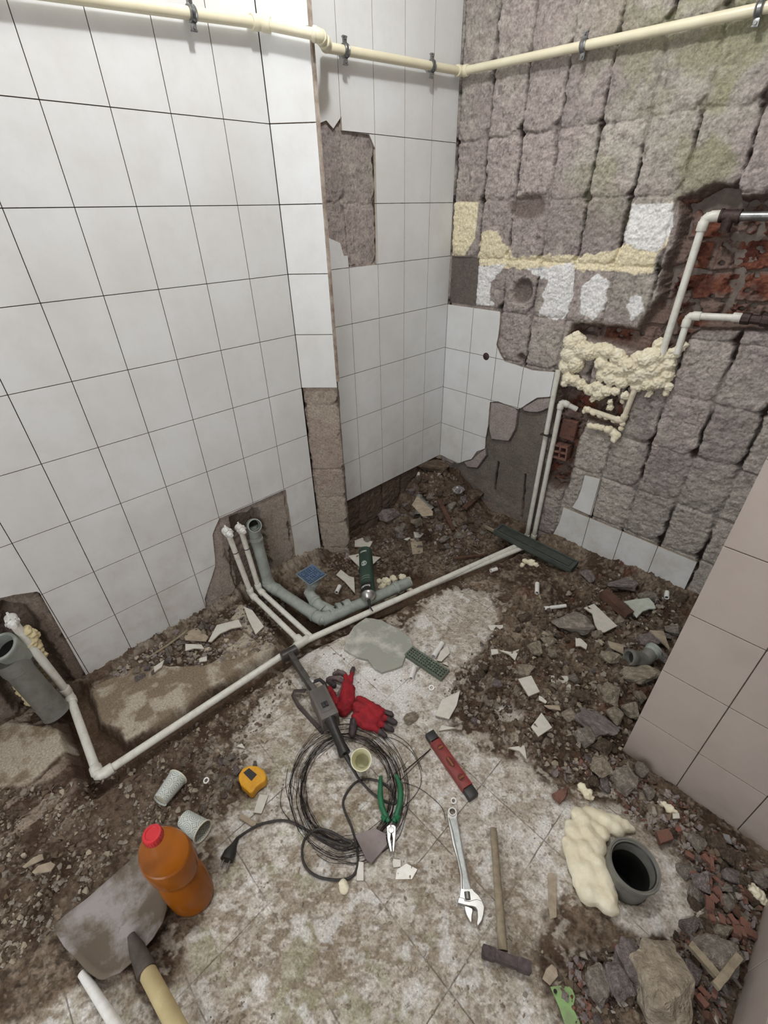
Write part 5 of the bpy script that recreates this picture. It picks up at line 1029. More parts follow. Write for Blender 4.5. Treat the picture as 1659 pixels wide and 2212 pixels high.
melt('finger_coating', [([(598, 308, .013), (606, 278, .013)], [.0072, .0070])], m_gt, g1, label='black fingertip')
for ch in ([(545, 318, .014), (505, 300, .012), (470, 318, .008)], [(530, 370, .018), (480, 345, .018), (425, 355, .012)], [(535, 410, .020), (520, 450, .018), (490, 490, .012)]):
    melt('curled_finger', [(ch, [.0075, .0080, .0070])], m_gg2, g1, label='worn grey coated finger')
melt('palm_coating', [([(430, 365, .006), (470, 400, .006)], [.009, .009])], m_gt, g1, label='black palm coating')  # black coated lump low in the palm, by the curled fingers
g2 = thing('work_glove', PZ(*cp([(720, 600)])[0], 0), 'red work glove with black fingertips spread toward the spirit level', 'glove', 'pair of red work gloves')
for g__ in (g1, g2): del g__['group']
melt('glove_body', [([(650, 500, .014), (720, 560, .016), (790, 610, .016)], [.012, .020, .018]), ([(640, 560, .014), (700, 600, .016), (760, 660, .014)], [.018, .020, .016]), ([(620, 620, .012), (680, 680, .012), (740, 700, .011)], [.012, .013, .012]), ([(770, 560, .014), (830, 590, .014)], [.011, .008]), ([(790, 620, .014), (850, 640, .013)], [.010, .008]), ([(780, 660, .013), (830, 690, .012)], [.009, .008]), ([(740, 690, .012), (790, 730, .011)], [.009, .008])], m_gl, g2)
melt('cuff_fold', [([(628, 540, .026), (700, 560, .026), (690, 590, .024), (640, 575, .024)], [.010, .011, .010, .010])], mat('red_cuff', (150, 34, 44), (128, 28, 36), .85, scale=40, bump=.4), g2)
for ch in ([(835, 592, .013), (882, 608, .011)], [(855, 640, .013), (908, 668, .011)], [(835, 690, .012), (885, 720, .010)], [(795, 732, .011), (835, 762, .010)], [(615, 650, .009), (605, 700, .008), (602, 750, .008)]):
    melt('finger_coating', [(ch, [.0082]*(len(ch)-1)+[.0078] if len(ch) == 2 else [.012, .012, .010])], m_gt, g2, label='black fingertip')
# ================================================================= RUBBLE
from mathutils import noise as mnoise
def rock_proto(seed, sub=2, flat=1.0, rough=.10):
    rnd = random.Random(seed); bm = bmesh.new()
    for k in range(15):
        v = Vector((rnd.gauss(0, 1), rnd.gauss(0, 1), rnd.gauss(0, 1))).normalized()*rnd.uniform(.78, 1.05); bm.verts.new((v.x, v.y, v.z*flat))
    r_ = bmesh.ops.convex_hull(bm, input=bm.verts); bmesh.ops.delete(bm, geom=[g for g in r_['geom_interior'] if isinstance(g, bmesh.types.BMVert)], context='VERTS')
    bmesh.ops.bevel(bm, geom=list(bm.edges), offset=.035, segments=1, affect='EDGES'); bmesh.ops.triangulate(bm, faces=bm.faces)
    for _ in range(sub): bmesh.ops.subdivide_edges(bm, edges=bm.edges, cuts=1, use_grid_fill=True)
    bmesh.ops.triangulate(bm, faces=bm.faces)
    bm.normal_update()
    for v in bm.verts:
        n_ = mnoise.fractal(v.co*2.2+Vector((seed, 0, 0)), 1.0, 2.0, 4); v.co += v.normal*n_*rough
    me = bpy.data.meshes.new('stone'); bm.to_mesh(me); bm.free()
    me.polygons.foreach_set('use_smooth', [True]*len(me.polygons)); me.set_sharp_from_angle(angle=math.radians(26)); me.materials.append(M['stone_grey']); return me
BIG = [rock_proto(100+i, 2, 1, .13) for i in range(8)]; SMALL = [rock_proto(200+i, 1, 1, .12) for i in range(8)]; FLAT = [rock_proto(300+i, 1, .35, .08) for i in range(5)]
def stone(name, protos, p, s, m, rnd, label, cat='stone', group=None, rz=None, tilt=.35):
    o = bpy.data.objects.new(name, protos[rnd.randrange(len(protos))]); COL.objects.link(o); o.location = p
    o.rotation_euler = (rnd.uniform(-tilt, tilt), rnd.uniform(-tilt, tilt), rnd.uniform(0, 6.28) if rz is None else rz); o.scale = s
    o.material_slots[0].link = 'OBJECT'; o.material_slots[0].material = M[m]; return tag(o, label, cat, group)
def px2m(x, y): d = (PZ(x, y, 0)-Vector(CAM)).length; return d/F
rnd = random.Random(77)
GR, TA, VI, BRN, BK = 'stone_grey', 'stone_tan', 'stone_violet', 'stone_brown', 'brick'
NAMED = [
 (1237, 1347, 90, 60, .6, GR, 'largest rounded grey mortar lump, beside the long white shard', 20), (1154, 1398, 34, 44, .8, TA, 'squarish tan lump left of the largest grey mortar lump', 0),
 (1184, 1385, 44, 26, .6, TA, 'flat tan lump just below left of the largest grey mortar lump', 0), (1169, 1350, 40, 34, .6, BRN, 'brown earthy lump left of the largest grey mortar lump', 0),
 (1199, 1413, 34, 26, .8, TA, 'round tan lump below the largest grey mortar lump', 0), (1322, 1420, 44, 42, .7, TA, 'pale tan lump left of the grey pipe elbow', 0),
 (1382, 1458, 88, 42, .5, TA, 'wide tan slab of mortar right under the grey pipe elbow', 5), (1322, 1502, 50, 48, .9, TA, 'pointed tan lump above the long violet grey wedge', 0),
 (1360, 1531, 34, 40, .8, TA, 'bright tan lump touching the right tiled wall edge', 0), (1293, 1568, 112, 48, .55, VI, 'long violet grey wedge of mortar lying diagonally near the tiled wall', 40),
 (1263, 1595, 52, 42, .8, GR, 'grey lump just below the long violet grey wedge', 0), (1300, 1655, 46, 42, .9, TA, 'blocky tan lump below the corner of the tiled wall', 0),
 (1350, 1688, 56, 52, .8, GR, 'round grey lump nearest the foot of the right tiled wall', 0), (1132, 1446, 44, 40, .7, TA, 'tan lump above the small square white shard', 30),
 (1256, 1502, 42, 30, .7, BRN, 'brownish lump in the middle of the right rubble heap', 0), (1234, 1546, 46, 32, .5, TA, 'flat angular tan piece beside the diamond-shaped white shard', 0),
 (1327, 1545, 38, 36, .7, TA, 'tan lump wedged on the upper end of the violet grey wedge', 0), (1304, 1613, 38, 32, .8, BRN, 'dark lump at the foot of the violet grey wedge', 0),
 (1345, 1263, 70, 34, .6, VI, 'violet grey lump at the back wall behind the brown brick block', 0), (1402, 1290, 46, 28, .6, GR, 'grey lump behind the curved ceramic shard', 0),
 (1270, 1243, 30, 34, .8, VI, 'pinkish grey lump at the right end of the channel drain', 0), (885, 1552, 28, 42, .7, TA, 'muddy lump on the clean tiles between the gloves and the white shards', 60),
 (838, 1113, 62, 44, .8, VI, 'rounded violet grey lump in the left of the corner heap', 0), (935, 1006, 80, 36, .6, BRN, 'wide earthy lump at the top of the corner heap', 0),
 (950, 983, 30, 30, .9, 'glaze_beige', 'pale chunk stuck in the very corner under the wall tiles', 0), (1028, 1070, 46, 40, .7, BRN, 'brown broken lump at the right of the corner heap', 30),
 (1547, 2058, 50, 68, .8, GR, 'grey oval lump below the brick splinters near the right wall', 70), (1443, 2140, 112, 112, .7, TA, 'biggest tan chunk at the bottom right of the picture', 0),
 (1368, 2088, 54, 68, .8, VI, 'tall violet grey lump above left of the biggest tan chunk', 0), (1337, 2115, 50, 50, .8, VI, 'light violet lump left of the biggest tan chunk', 0),
 (1294, 2130, 46, 52, .8, GR, 'dark grey lump at the left of the bottom rubble', 0), (1518, 1908, 36, 38, .8, VI, 'violet lump right of the wide drain stub', 0),
 (1510, 1822, 32, 34, .8, GR, 'grey lump above right of the wide drain stub', 0), (1486, 1883, 38, 30, .7, GR, 'tan grey lump touching the rim side of the wide drain stub', 0),
 (1405, 1385, 60, 40, .45, VI, 'flat violet slab leaning behind the grey pipe elbow', 0), (1432, 1420, 34, 30, .6, VI, 'violet lump between the grey pipe elbow and the tiled wall', 0),
 (1455, 1362, 34, 28, .8, GR, 'grey lump beside the tiled wall above the grey pipe elbow', 0), (900, 1128, 30, 26, .8, TA, 'small pale lump under the branched pipe in the corner heap', 0)]
for x, y, wpx, hpx, fz_, m, lb, ang in NAMED:
    k = px2m(x, y); sx = wpx*k*.5; sy = hpx*k*.52; sz = min(sx, sy)*fz_*.95; p = H(x, y, sz*.55)
    R_ = math.atan2(_r[1], _r[0])-math.radians(ang)
    stone('mortar_lump', BIG if max(wpx, hpx) > 44 else SMALL, p, (sx, sy, sz), m, rnd, lb, 'stone', None, rz=R_, tilt=.18)
def inpoly(x, y, P):
    c = False; j = len(P)-1
    for i in range(len(P)):
        if (P[i][1] > y) != (P[j][1] > y) and x < (P[j][0]-P[i][0])*(y-P[i][1])/(P[j][1]-P[i][1])+P[i][0]: c = not c
        j = i
    return c
ZONES = [
 ('small mortar stones of the right-hand heap', 'small mortar stone in the rubble heap left of the right tiled wall', [(1010, 1420), (1180, 1270), (1330, 1240), (1480, 1290), (1345, 1600), (1440, 1720), (1330, 1710), (1150, 1640), (1020, 1560)], 92, 7, 17, [GR, TA, VI, BRN, BRN, BRN, TA]),
 ('small stones of the corner heap', 'small stone in the dark heap where the two walls meet', [(765, 1100), (880, 1040), (950, 1010), (1040, 1060), (1090, 1130), (1000, 1200), (850, 1190), (750, 1170)], 70, 7, 16, [VI, VI, BRN, BRN, GR, BRN]),
 ('crumbled stones along the left wall', 'crumbled mortar stone at the foot of the left tiled wall', [(265, 1470), (330, 1400), (440, 1320), (560, 1290), (520, 1340), (400, 1400), (330, 1460)], 34, 6, 12, [GR, TA, VI]),
 ('stones at the bottom right', 'small stone in the reddish rubble between the drain stub and the right wall', [(1400, 1710), (1470, 1760), (1650, 1880), (1600, 2090), (1540, 2212), (1250, 2212), (1330, 2050), (1470, 2020), (1500, 1880), (1430, 1790)], 78, 8, 20, [GR, VI, BRN, BRN, TA]),
 ('clods beside the tape measure', 'little clod in the patch of clods beside the tape measure', [(430, 1660), (520, 1620), (560, 1650), (500, 1720), (440, 1750)], 22, 5, 12, [GR, VI, TA])]
def inside(p, r): return p.x > .04+r and p.y < YB-.01-r and p.x < X6-r and not (p.x > X5-r and p.y > Y5-r)
LM = [('the largest mortar lump', 1237, 1347), ('the diamond-shaped shard', 1168, 1566), ('the oblong white shard', 1142, 1480), ('the grey pipe elbow', 1385, 1420), ('the violet grey wedge', 1293, 1568), ('the level white pipe offcut', 1199, 1311), ('the mud-brown brick fragment', 1330, 1305), ('the hooked white shard', 1100, 1410), ('the half sunk tile corner', 1210, 1478), ('the tiled wall corner', 1345, 1620), ('the curved ceramic shard', 1385, 1312), ('the bright tan lump at the wall', 1360, 1530),
 ('the branch fitting', 908, 1095), ('the foam can', 790, 1190), ('the channel drain', 1080, 1140), ('the crumpled foil', 990, 1058), ('the five-sided shard', 785, 1172), ('the beige tile piece in the pit', 900, 1180), ('the violet lump in the corner heap', 838, 1113), ('the pale chunk in the corner', 950, 983), ('the dark rotten lath', 965, 1110),
 ('the curved white shard', 485, 1360), ('the conduit piece', 360, 1395), ('the beige tile piece on the screed', 425, 1370), ('the small pinkish chip', 343, 1440), ('the grimy shard by the two pipes', 550, 1340),
 ('the wide drain stub', 1400, 1870), ('the biggest tan chunk', 1443, 2140), ('the pale laths', 1545, 2110), ('the grey oval lump', 1547, 2058), ('the foam crumb at the right wall', 1632, 1930), ('the clear clip', 1566, 1811), ('the square red brick piece', 1437, 1805), ('the lime green strip', 1230, 2160), ('the tall violet lump', 1368, 2088), ('the brick splinters', 1570, 1950), ('the round grey lump at the wall foot', 1350, 1688),
 ('the tape measure', 545, 1688), ('the open plastic ring', 446, 1686), ('the little white triangle', 520, 1611)]
MW = {'stone_grey': 'grey', 'stone_tan': 'tan', 'stone_violet': 'violet grey', 'stone_brown': 'earth brown', 'brick': 'brick red'}
used = {}
def describe(x, y, w_, fl, m_, used):
    l = min(LM, key=lambda q: math.hypot(q[1]-x, q[2]-y)); dx = x-l[1]; dy = y-l[2]; d = math.hypot(dx, dy)
    dr = ('right of' if dx > 0 else 'left of') if abs(dx) > abs(dy) else ('just below' if dy > 0 else 'just above')
    if d > 28 and abs(abs(dx)-abs(dy)) < .55*max(abs(dx), abs(dy)): dr = ('lower ' if dy > 0 else 'upper ')+('right of' if dx > 0 else 'left of')
    sz = 'tiny' if w_ < 9 else 'small' if w_ < 12 else 'fist-shaped' if w_ > 17 else 'walnut-sized'
    return '%s %s %s %s %s%s' % (sz.replace('fist-shaped', 'larger'), MW[m_], 'flake' if fl else 'stone', 'close' if d < 22 else 'near' if d < 45 else 'farther', dr+' ', l[0])
for grp, lb, P_, n_, lo_, hi_, ms in ZONES:
    xs = [p[0] for p in P_]; ys = [p[1] for p in P_]; k_ = 0
    while k_ < n_:
        x = rnd.uniform(min(xs), max(xs)); y = rnd.uniform(min(ys), max(ys))
        if not inpoly(x, y, P_): continue
        w_ = lo_+(hi_-lo_)*rnd.random()**2; kk = px2m(x, y)*w_; fl = rnd.random() < .3
        s_ = (kk*rnd.uniform(.8, 1.3), kk*rnd.uniform(.7, 1.1), kk*rnd.uniform(.6, .9)); p = H(x, y, s_[2]*(.12 if fl else .4))
        if not inside(p, .012): continue
        m_ = rnd.choice(ms); lb2 = describe(x, y, w_, fl, m_, used)
        stone('rubble_stone', FLAT if fl else SMALL, p, s_, m_, rnd, lb2, 'stone', grp, tilt=.5); k_ += 1
# fine gravel nobody could count
def gravel(nm, P_, n_, lo_, hi_, ms, label, seed):
    rg = random.Random(seed); mb = MB(); xs = [p[0] for p in P_]; ys = [p[1] for p in P_]; base = []
    for q in range(6):
        r3 = random.Random(seed*7+q); bm = bmesh.new()
        for k in range(9): v = Vector((r3.gauss(0, 1), r3.gauss(0, 1), r3.gauss(0, 1))).normalized(); bm.verts.new(v)
        r_ = bmesh.ops.convex_hull(bm, input=bm.verts); bm.verts.index_update(); base.append(([v.co.copy() for v in bm.verts], [[v.index for v in f.verts] for f in bm.faces])); bm.free()
    k_ = 0; tries = 0
    while k_ < n_ and tries < n_*8:
        tries += 1; x = rg.uniform(min(xs), max(xs)); y = rg.uniform(min(ys), max(ys))
        if not inpoly(x, y, P_): continue
        if float(vn(np.array([x*1.0]), np.array([y*1.0]), 38., seed)[0]) < .42 and rg.random() < .75: continue
        s_ = px2m(x, y)*(lo_+(hi_-lo_)*rg.random()**2.5); p = H(x, y, s_*.3)
        if not inside(p, .004): continue
        vs, fs = base[rg.randrange(6)]
        T = Matrix.Translation(p) @ Matrix.Rotation(rg.uniform(0, 6), 4, 'Z') @ Matrix.Rotation(rg.uniform(0, 3), 4, 'X') @ Matrix.Diagonal((s_*rg.uniform(.7, 1.3), s_, s_*.75, 1))
        mb.add(vs, fs, rg.randrange(len(ms)), T); k_ += 1
    o = mb.build(nm, [M[m] for m in ms], smooth=0); return tag(o, label, 'gravel', None, 'stuff')
gravel('gravel', ZONES[0][2]+[(960, 1500)], 2200, 1.6, 7, [GR, TA, BRN, BRN, BRN], 'fine mortar gravel strewn over the right-hand heap', 1)
gravel('gravel', [(640, 1230), (700, 1180), (765, 1100), (880, 1040), (950, 1000), (1040, 1060), (1100, 1150), (1000, 1215), (900, 1250), (740, 1290)], 1500, 1.6, 6, [VI, BRN, BRN, BRN], 'fine dark gravel of the corner pit behind the white pipe', 2)
gravel('gravel', [(195, 1490), (330, 1390), (440, 1300), (560, 1280), (620, 1290), (600, 1400), (440, 1440), (300, 1440)], 900, 1.5, 6, [GR, TA, BRN, VI], 'fine crumbs along the foot of the left tiled wall', 3)
gravel('gravel', [(1340, 1630), (1659, 1870), (1659, 1950), (1560, 2212), (1230, 2212), (1200, 2080), (1330, 2040), (1480, 2010), (1510, 1880), (1300, 1720), (1180, 1660)], 2200, 1.8, 8, [GR, VI, BRN, BRN, BK], 'fine reddish gravel along the right walls', 4)
gravel('gravel', [(0, 1700), (200, 1690), (330, 1620), (600, 1450), (640, 1480), (540, 1600), (480, 1760), (300, 1790), (110, 2020), (0, 2100)], 1800, 1.4, 6, [BRN, BRN, TA, GR], 'fine earth crumbs over the dirt on the near left', 5)
gravel('gravel', [(640, 1420), (900, 1340), (1080, 1290), (1060, 1400), (980, 1560), (1200, 1720), (1180, 2000), (1150, 2212), (420, 2212), (560, 1760)], 700, 1., 4.5, [GR, TA, TA], 'scattered dust crumbs over the bare floor tiles', 6)
# brick splinters and pieces
def slab(name, pts, th, m, label, cat, z=.004, mtop=None, group=None, tilt=None, jg=.0, child=None, mside=None):
    c = cz(pts); g0 = zf(c.x, c.y); z_ = g0+z+th
    P_ = FP(pts, z_); c = Vector((sum(p[0] for p in P_)/len(P_), sum(p[1] for p in P_)/len(P_), z_-th))
    L2 = [(p[0]-c.x, p[1]-c.y) for p in P_]
    if jg: L2 = jag(L2, jg, .008, len(pts)+int(pts[0][0]))
    mb = MB(); mb.prism(L2, 0, th, 1 if mtop else 0, 0 if mtop else None); o = mb.build(name, [M[mtop] if mtop else M[m], M[mside or m]] if mtop else M[m], smooth=0, bevel=min(.0012, th*.2)); o.location = c
    if tilt is None: t_ = random.Random(int(pts[0][0]*7+pts[0][1])); tilt = (t_.uniform(-.06, .06), t_.uniform(-.06, .06))
    o.rotation_euler = (tilt[0], tilt[1], 0); return tag(o, label, cat, group)
S = lambda pts, label, m='glaze', **k: slab(k.pop('name', 'tile_shard'), pts, k.pop('th', .006), 'tile_body', label, 'tile shard', mtop=m, **k)
S([(1261, 1313), (1283, 1304), (1334, 1351), (1307, 1365), (1295, 1366), (1285, 1350), (1279, 1325)], 'long white tile shard touching the largest mortar lump', z=.022)
S([(1119, 1466), (1148, 1458), (1166, 1494), (1142, 1505)], 'small oblong white tile shard in the middle of the right heap', z=.012)
S([(1170, 1538), (1193, 1571), (1163, 1592), (1147, 1570)], 'diamond-shaped white tile shard in the lower right heap', z=.012)
S([(1185, 1458), (1234, 1460), (1233, 1497), (1223, 1495), (1215, 1475), (1193, 1476)], 'white tile corner half sunk in earth right of the oblong shard', z=.001)
S([(1243, 1375), (1256, 1380), (1269, 1392), (1267, 1402), (1255, 1395), (1244, 1395)], 'small white chip under the largest mortar lump', z=.006)
S([(1053, 1350), (1087, 1350), (1087, 1356), (1071, 1363), (1060, 1360)], 'half-moon white chip on the tiled floor left of the heap', z=.004)
S([(1060, 1402), (1075, 1402), (1077, 1411), (1062, 1414)], 'tiny square white chip at the left edge of the right heap', z=.006)
S([(1077, 1404), (1105, 1408), (1122, 1401), (1113, 1426), (1099, 1413)], 'hooked white shard beside the tiny square chip', z=.008)
S([(1096, 1615), (1133, 1609), (1136, 1624), (1138, 1642), (1130, 1632), (1122, 1622)], 'white shard standing in the earth below the diamond-shaped one', z=.006)
S([(1164, 1502), (1170, 1504), (1182, 1515), (1179, 1519), (1164, 1511)], 'little white chip just under the oblong shard', z=.006)
S([(1175, 1523), (1208, 1523), (1212, 1533), (1187, 1530)], 'narrow beige chip right above the diamond-shaped shard', 'glaze_beige', z=.006)
S([(1404, 1360), (1434, 1363), (1447, 1401), (1422, 1377)], 'beige slab piece leaning near the right tiled wall', 'glaze_beige', z=.02, th=.01)
S([(1313, 1383), (1347, 1393), (1347, 1413), (1319, 1398)], 'pale wedge to the left of the grey pipe elbow', 'glaze_beige', z=.012)
S([(955, 1510), (994, 1492), (987, 1523), (970, 1553), (939, 1545)], 'pointed white tile shard above the spirit level', z=.008)
S([(948, 1578), (954, 1566), (987, 1573)], 'thin white sliver just above the spirit level', z=.002)
S([(944, 1427), (951, 1406), (967, 1392), (972, 1411), (954, 1429)], 'leaf-shaped white shard right of the perforated grate', z=.004)
S([(954, 1432), (966, 1429), (969, 1438)], 'tiny triangular chip against the perforated grate', z=.003)
S([(766, 1168), (782, 1161), (805, 1169), (799, 1181), (766, 1181)], 'five-sided white shard above the foam can', z=.006)
S([(752, 1200), (775, 1196), (822, 1204), (800, 1224), (778, 1226)], 'white shard under the base of the foam can', z=.004)
S([(872, 1165), (883, 1156), (890, 1160), (880, 1167)], 'small oval white chip in the corner heap', z=.006)
S([(893, 1148), (916, 1152), (908, 1161), (896, 1161)], 'small white chip on top of a beige shard in the corner pit', z=.008)
S([(886, 1163), (912, 1161), (914, 1194), (891, 1197)], 'beige tile piece below two small white chips in the corner pit', 'glaze_beige', z=.006)
S([(726, 1241), (736, 1229), (754, 1244), (765, 1247), (767, 1283), (744, 1256)], 'notched white shard left of the foam can', z=.006)
S([(449, 1384), (468, 1349), (516, 1339), (524, 1355), (500, 1358), (475, 1368), (456, 1385)], 'curved white shard on the screed near the two white pipes', z=.012)
S([(395, 1367), (425, 1355), (450, 1375), (445, 1385), (400, 1382)], 'beige tile piece left of the curved white shard', 'glaze_beige', z=.010)
S([(400, 1390), (435, 1392), (442, 1402), (420, 1400), (400, 1405)], 'wavy white chip below the beige tile piece', z=.008)
S([(332, 1440), (355, 1425), (350, 1440), (333, 1452)], 'small pinkish white chip near the left wall', z=.006)
S([(430, 1422), (447, 1417), (447, 1427), (430, 1430)], 'tiny white chip on the broken screed', z=.006)
S([(526, 1310), (545, 1318), (570, 1352), (552, 1370), (536, 1338)], 'grimy white shard against the two white pipes', z=.014)
S([(560, 1715), (580, 1717), (565, 1757), (547, 1755)], 'white strip shard below the tape measure', z=.001)
S([(522, 1757), (555, 1775), (548, 1787), (515, 1767)], 'pinkish strip shard left of the white strip', 'glaze_beige', z=.001)
S([(510, 1612), (522, 1605), (530, 1617)], 'little white triangle above the tape measure', z=.003)
S([(560, 1592), (577, 1597), (572, 1605)], 'small beige chip above right of the tape measure', 'glaze_beige', z=.003)
S([(772, 1860), (786, 1862), (786, 1902), (770, 1902)], 'narrow upright white strip below the stone slab', z=.001)
S([(767, 1803), (809, 1788), (833, 1800), (836, 1824), (803, 1863), (791, 1854)], 'thick grey mortar slab beside the jaws of the pliers', 'stone_violet', name='mortar_slab', th=.016, z=.001, mside='stone_violet')
S([(846, 1854), (866, 1857), (866, 1872), (850, 1874)], 'white chip just under the pliers', z=.001, th=.003)
S([(857, 1878), (878, 1865), (902, 1878), (890, 1899), (854, 1899)], 'flat whitish tile flake below the pliers', z=.0005, th=.002)
S([(47, 1872), (71, 1852), (91, 1844), (94, 1855), (53, 1874)], 'upper of two pale flakes on the earth at the far left', 'glaze_beige', z=.004)
S([(68, 1884), (83, 1869), (109, 1861), (119, 1866), (109, 1881), (74, 1887)], 'lower of two pale flakes on the earth at the far left', 'glaze_beige', z=.004)
S([(1180, 2093), (1192, 2082), (1203, 2093), (1206, 2108), (1189, 2128), (1172, 2113)], 'beige six-sided chip above the green strip', 'glaze_beige', z=.002)
S([(1453, 1757), (1467, 1755), (1469, 1767), (1454, 1768)], 'small bright chip by the right tiled wall', z=.012)
S([(1082, 1713), (1092, 1710), (1096, 1719), (1084, 1720)], 'tiny chip right of the lower end of the spirit level', z=.001, th=.003)
S([(1183, 1888), (1190, 1885), (1202, 1895), (1203, 1980), (1190, 1985), (1184, 1950)], 'pale mortar flake beside the foam collar, long and thin', 'glaze_beige', z=.0005, th=.003)
M['lime'] = mat('lime_green_plastic', (140, 176, 112), (126, 140, 106), .5, scale=30, contrast=(.45, .7))
gs = S([(1189, 2131), (1212, 2128), (1235, 2131), (1243, 2154), (1238, 2177), (1252, 2206), (1262, 2240), (1232, 2250), (1208, 2175)], 'lime green plastic strip with a hole at the bottom edge', 'lime', name='plastic_strip', th=.004, z=.004, mside='lime'); gs['category'] = 'plastic strip'
q = PZ(1200, 2141, .01); mb = MB(); mb.lathe([(0, 0), (.0038, 0)], 16, T=Matrix.Translation(q-gs.location-Vector((0, 0, .0015)))); mb.build('screw_hole', M['black'], gs)
# curved toilet piece
mb = MB(); pp = FP([(1347, 1299), (1365, 1297), (1400, 1296), (1412, 1308), (1416, 1319), (1404, 1318), (1389, 1322), (1376, 1334), (1366, 1322), (1358, 1308)], zf(*PZ(1380, 1315)[:2])+.022)
c = Vector((*pp[0], zf(*PZ(1380, 1315)[:2])+.014)); mb.prism([(p[0]-c.x, p[1]-c.y) for p in pp], 0, .009); o = mb.build('ceramic_shard', M['glaze_green'], smooth=0, bevel=.003); o.location = c; o.rotation_euler = (.1, -.08, 0); tag(o, 'thick pale green curved ceramic shard near the back right corner', 'ceramic shard')
# brick pieces
def bar(name, a, b, w_, h_, m, label, cat='brick piece', z=.0, bev=.002, group=None):
    A = H(*a, h_*.5+z); B = H(*b, h_*.5+z); T = Matrix.Translation((A+B)/2) @ frame(B-A).to_4x4(); mb = MB(); L_ = (B-A).length
    bm = bmesh.new(); bmesh.ops.create_cube(bm, size=1); bmesh.ops.subdivide_edges(bm, edges=bm.edges, cuts=5, use_grid_fill=True); rr = random.Random(int(a[0]))
    for v in bm.verts:
        n_ = mnoise.noise(Vector((v.co.x*L_*60+a[0], v.co.y*w_*60, v.co.z*h_*60)))*.0022; v.co = Vector((v.co.x*L_, v.co.y*w_, v.co.z*h_))*(1)+v.co.normalized()*n_
    c = (A+B)/2; mb.bm(bm, 0, T); return tag(mb.build(name, M[m], smooth=40, loc=c), label, cat, group)
M['brick_dark'] = mat('mud_covered_brick', (104, 76, 62), (74, 54, 44), .95, scale=40, bump=.7)
bar('brick_fragment', (1302, 1280), (1360, 1330), .040, .030, 'brick_dark', 'long mud-brown hollow brick fragment pointing at the curved ceramic shard', z=.008)
BR = [((1375, 1715), (1384, 1690), .03, 'angular red brick chip above the foam collar'), ((1420, 1798), (1452, 1812), .05, 'square red brick piece above right of the wide drain stub')]
slab('brick_fragment', [(1192, 1715), (1228, 1697), (1222, 1722), (1210, 1735)], .012, 'brick', 'angular red brick chip above the foam collar', 'brick piece', z=.004)
slab('brick_fragment', [(1418, 1795), (1448, 1788), (1456, 1812), (1428, 1822)], .016, 'brick', 'square red brick piece above right of the wide drain stub', 'brick piece', z=.008)
rb = random.Random(31)
for k in range(34):
    if k < 20: x = rb.uniform(1520, 1625); y = rb.uniform(1890, 2010)
    elif k < 27: x = rb.uniform(1440, 1580); y = rb.uniform(1830, 1900)
    else: x = rb.uniform(1480, 1560); y = rb.uniform(2110, 2212)
    a_ = rb.uniform(.5, 1.5); L_ = rb.uniform(12, 34); bar('brick_splinter', (x, y), (x+L_*math.cos(a_), y+L_*math.sin(a_)), rb.uniform(.008, .016), rb.uniform(.008, .014), 'brick' if rb.random() < .6 else 'brick_dark', describe(x, y, L_*.5, False, 'brick', used).replace('stone', 'splinter') if k else 'first red splinter at the upper end of the brick splinters', z=.004+rb.random()*.006, group='brick splinters by the right wall')
for a_, b_, lb in (((1490, 2040), (1560, 2120), 'left arm of a V of pale laths at the bottom right'), ((1596, 2065), (1545, 2130), 'right arm of a V of pale laths at the bottom right')):
    bar('wood_lath', a_, b_, .014, .012, 'wood', lb, 'lath', z=.04)
for a_, b_, w_, lb in (((980, 1232-60+35), (1046, 1200), .012, 'brown flat strip under the white pipe in the trench'), ((1048, 1137), (1085, 1157), .012, 'pinkish strip sticking out behind the channel drain'), ((1022, 1190), (1050, 1205), .006, 'thin pale strip next to the pipe end in the trench'), ((948, 1080), (980, 1145), .022, 'dark rotten lath lying in the corner heap'), ((1003, 1098), (1036, 1068), .03, 'broken pipe-like clay piece at the right of the corner heap')):
    bar('strip_fragment', a_, b_, w_, min(w_, .012), 'wood' if 'pale' in lb or 'pinkish' in lb else 'brick_dark', lb, 'strip', z=.012)
mb = MB(); A_ = [H(*p, .012) for p in [(318, 1422), (360, 1395), (392, 1372), (404, 1362)]]; mb.tube(A_, [.003, .0042, .0042, .005], 10); o = mb.build('conduit_piece', M['wood'], loc=A_[0]); tag(o, 'thin dusty conduit piece lying by the foot of the left wall', 'conduit')
# ---- short white pipe offcuts
def offcut(a, b, r, label, hollow=True, zz=.0):
    A = H(*a, r+zz); B = H(*b, r+zz); B.z = B.z*.3+A.z*.7; T = Matrix.Translation(A) @ (B-A).to_track_quat('Z', 'Y').to_matrix().to_4x4(); L_ = (B-A).length
    t = thing('pipe_offcut', A, label, 'pipe offcut'); mb = MB(); mb.lathe([(r, 0), (r, L_), (r*.66, L_), (r*.66, 0)], 20, T=T, closed=True); mb.build('tube', M['ppr_white'], t, world=True)
    mb = MB(); mb.lathe([(r*.64, L_*.12), (r*.64, L_*.88)], 16, T=T); mb.build('bore', M['pipe_in'], t, world=True)
offcut((1160, 1281), (1161, 1259), .0095, 'short white pipe offcut standing out at the top of the right heap')
offcut((1176, 1314), (1222, 1309), .0075, 'longer white pipe offcut lying level in the right heap')
offcut((937, 1418), (955, 1389), .0095, 'white pipe offcut beside the leaf-shaped shard')
offcut((888, 1466), (895, 1442), .0095, 'white pipe offcut left of the perforated grate end')
offcut((1440, 1291), (1441, 1279), .0095, 'stubby white pipe offcut near the back right corner')
offcut((727, 1280), (734, 1268), .0095, 'stubby white pipe offcut beside the blue drain grate')
offcut((903, 1028), (905, 1019), .0075, 'tiny white pipe offcut at the top of the corner heap')
offcut((1360, 1346), (1388, 1347), .004, 'thin white tube piece under the curved ceramic shard')
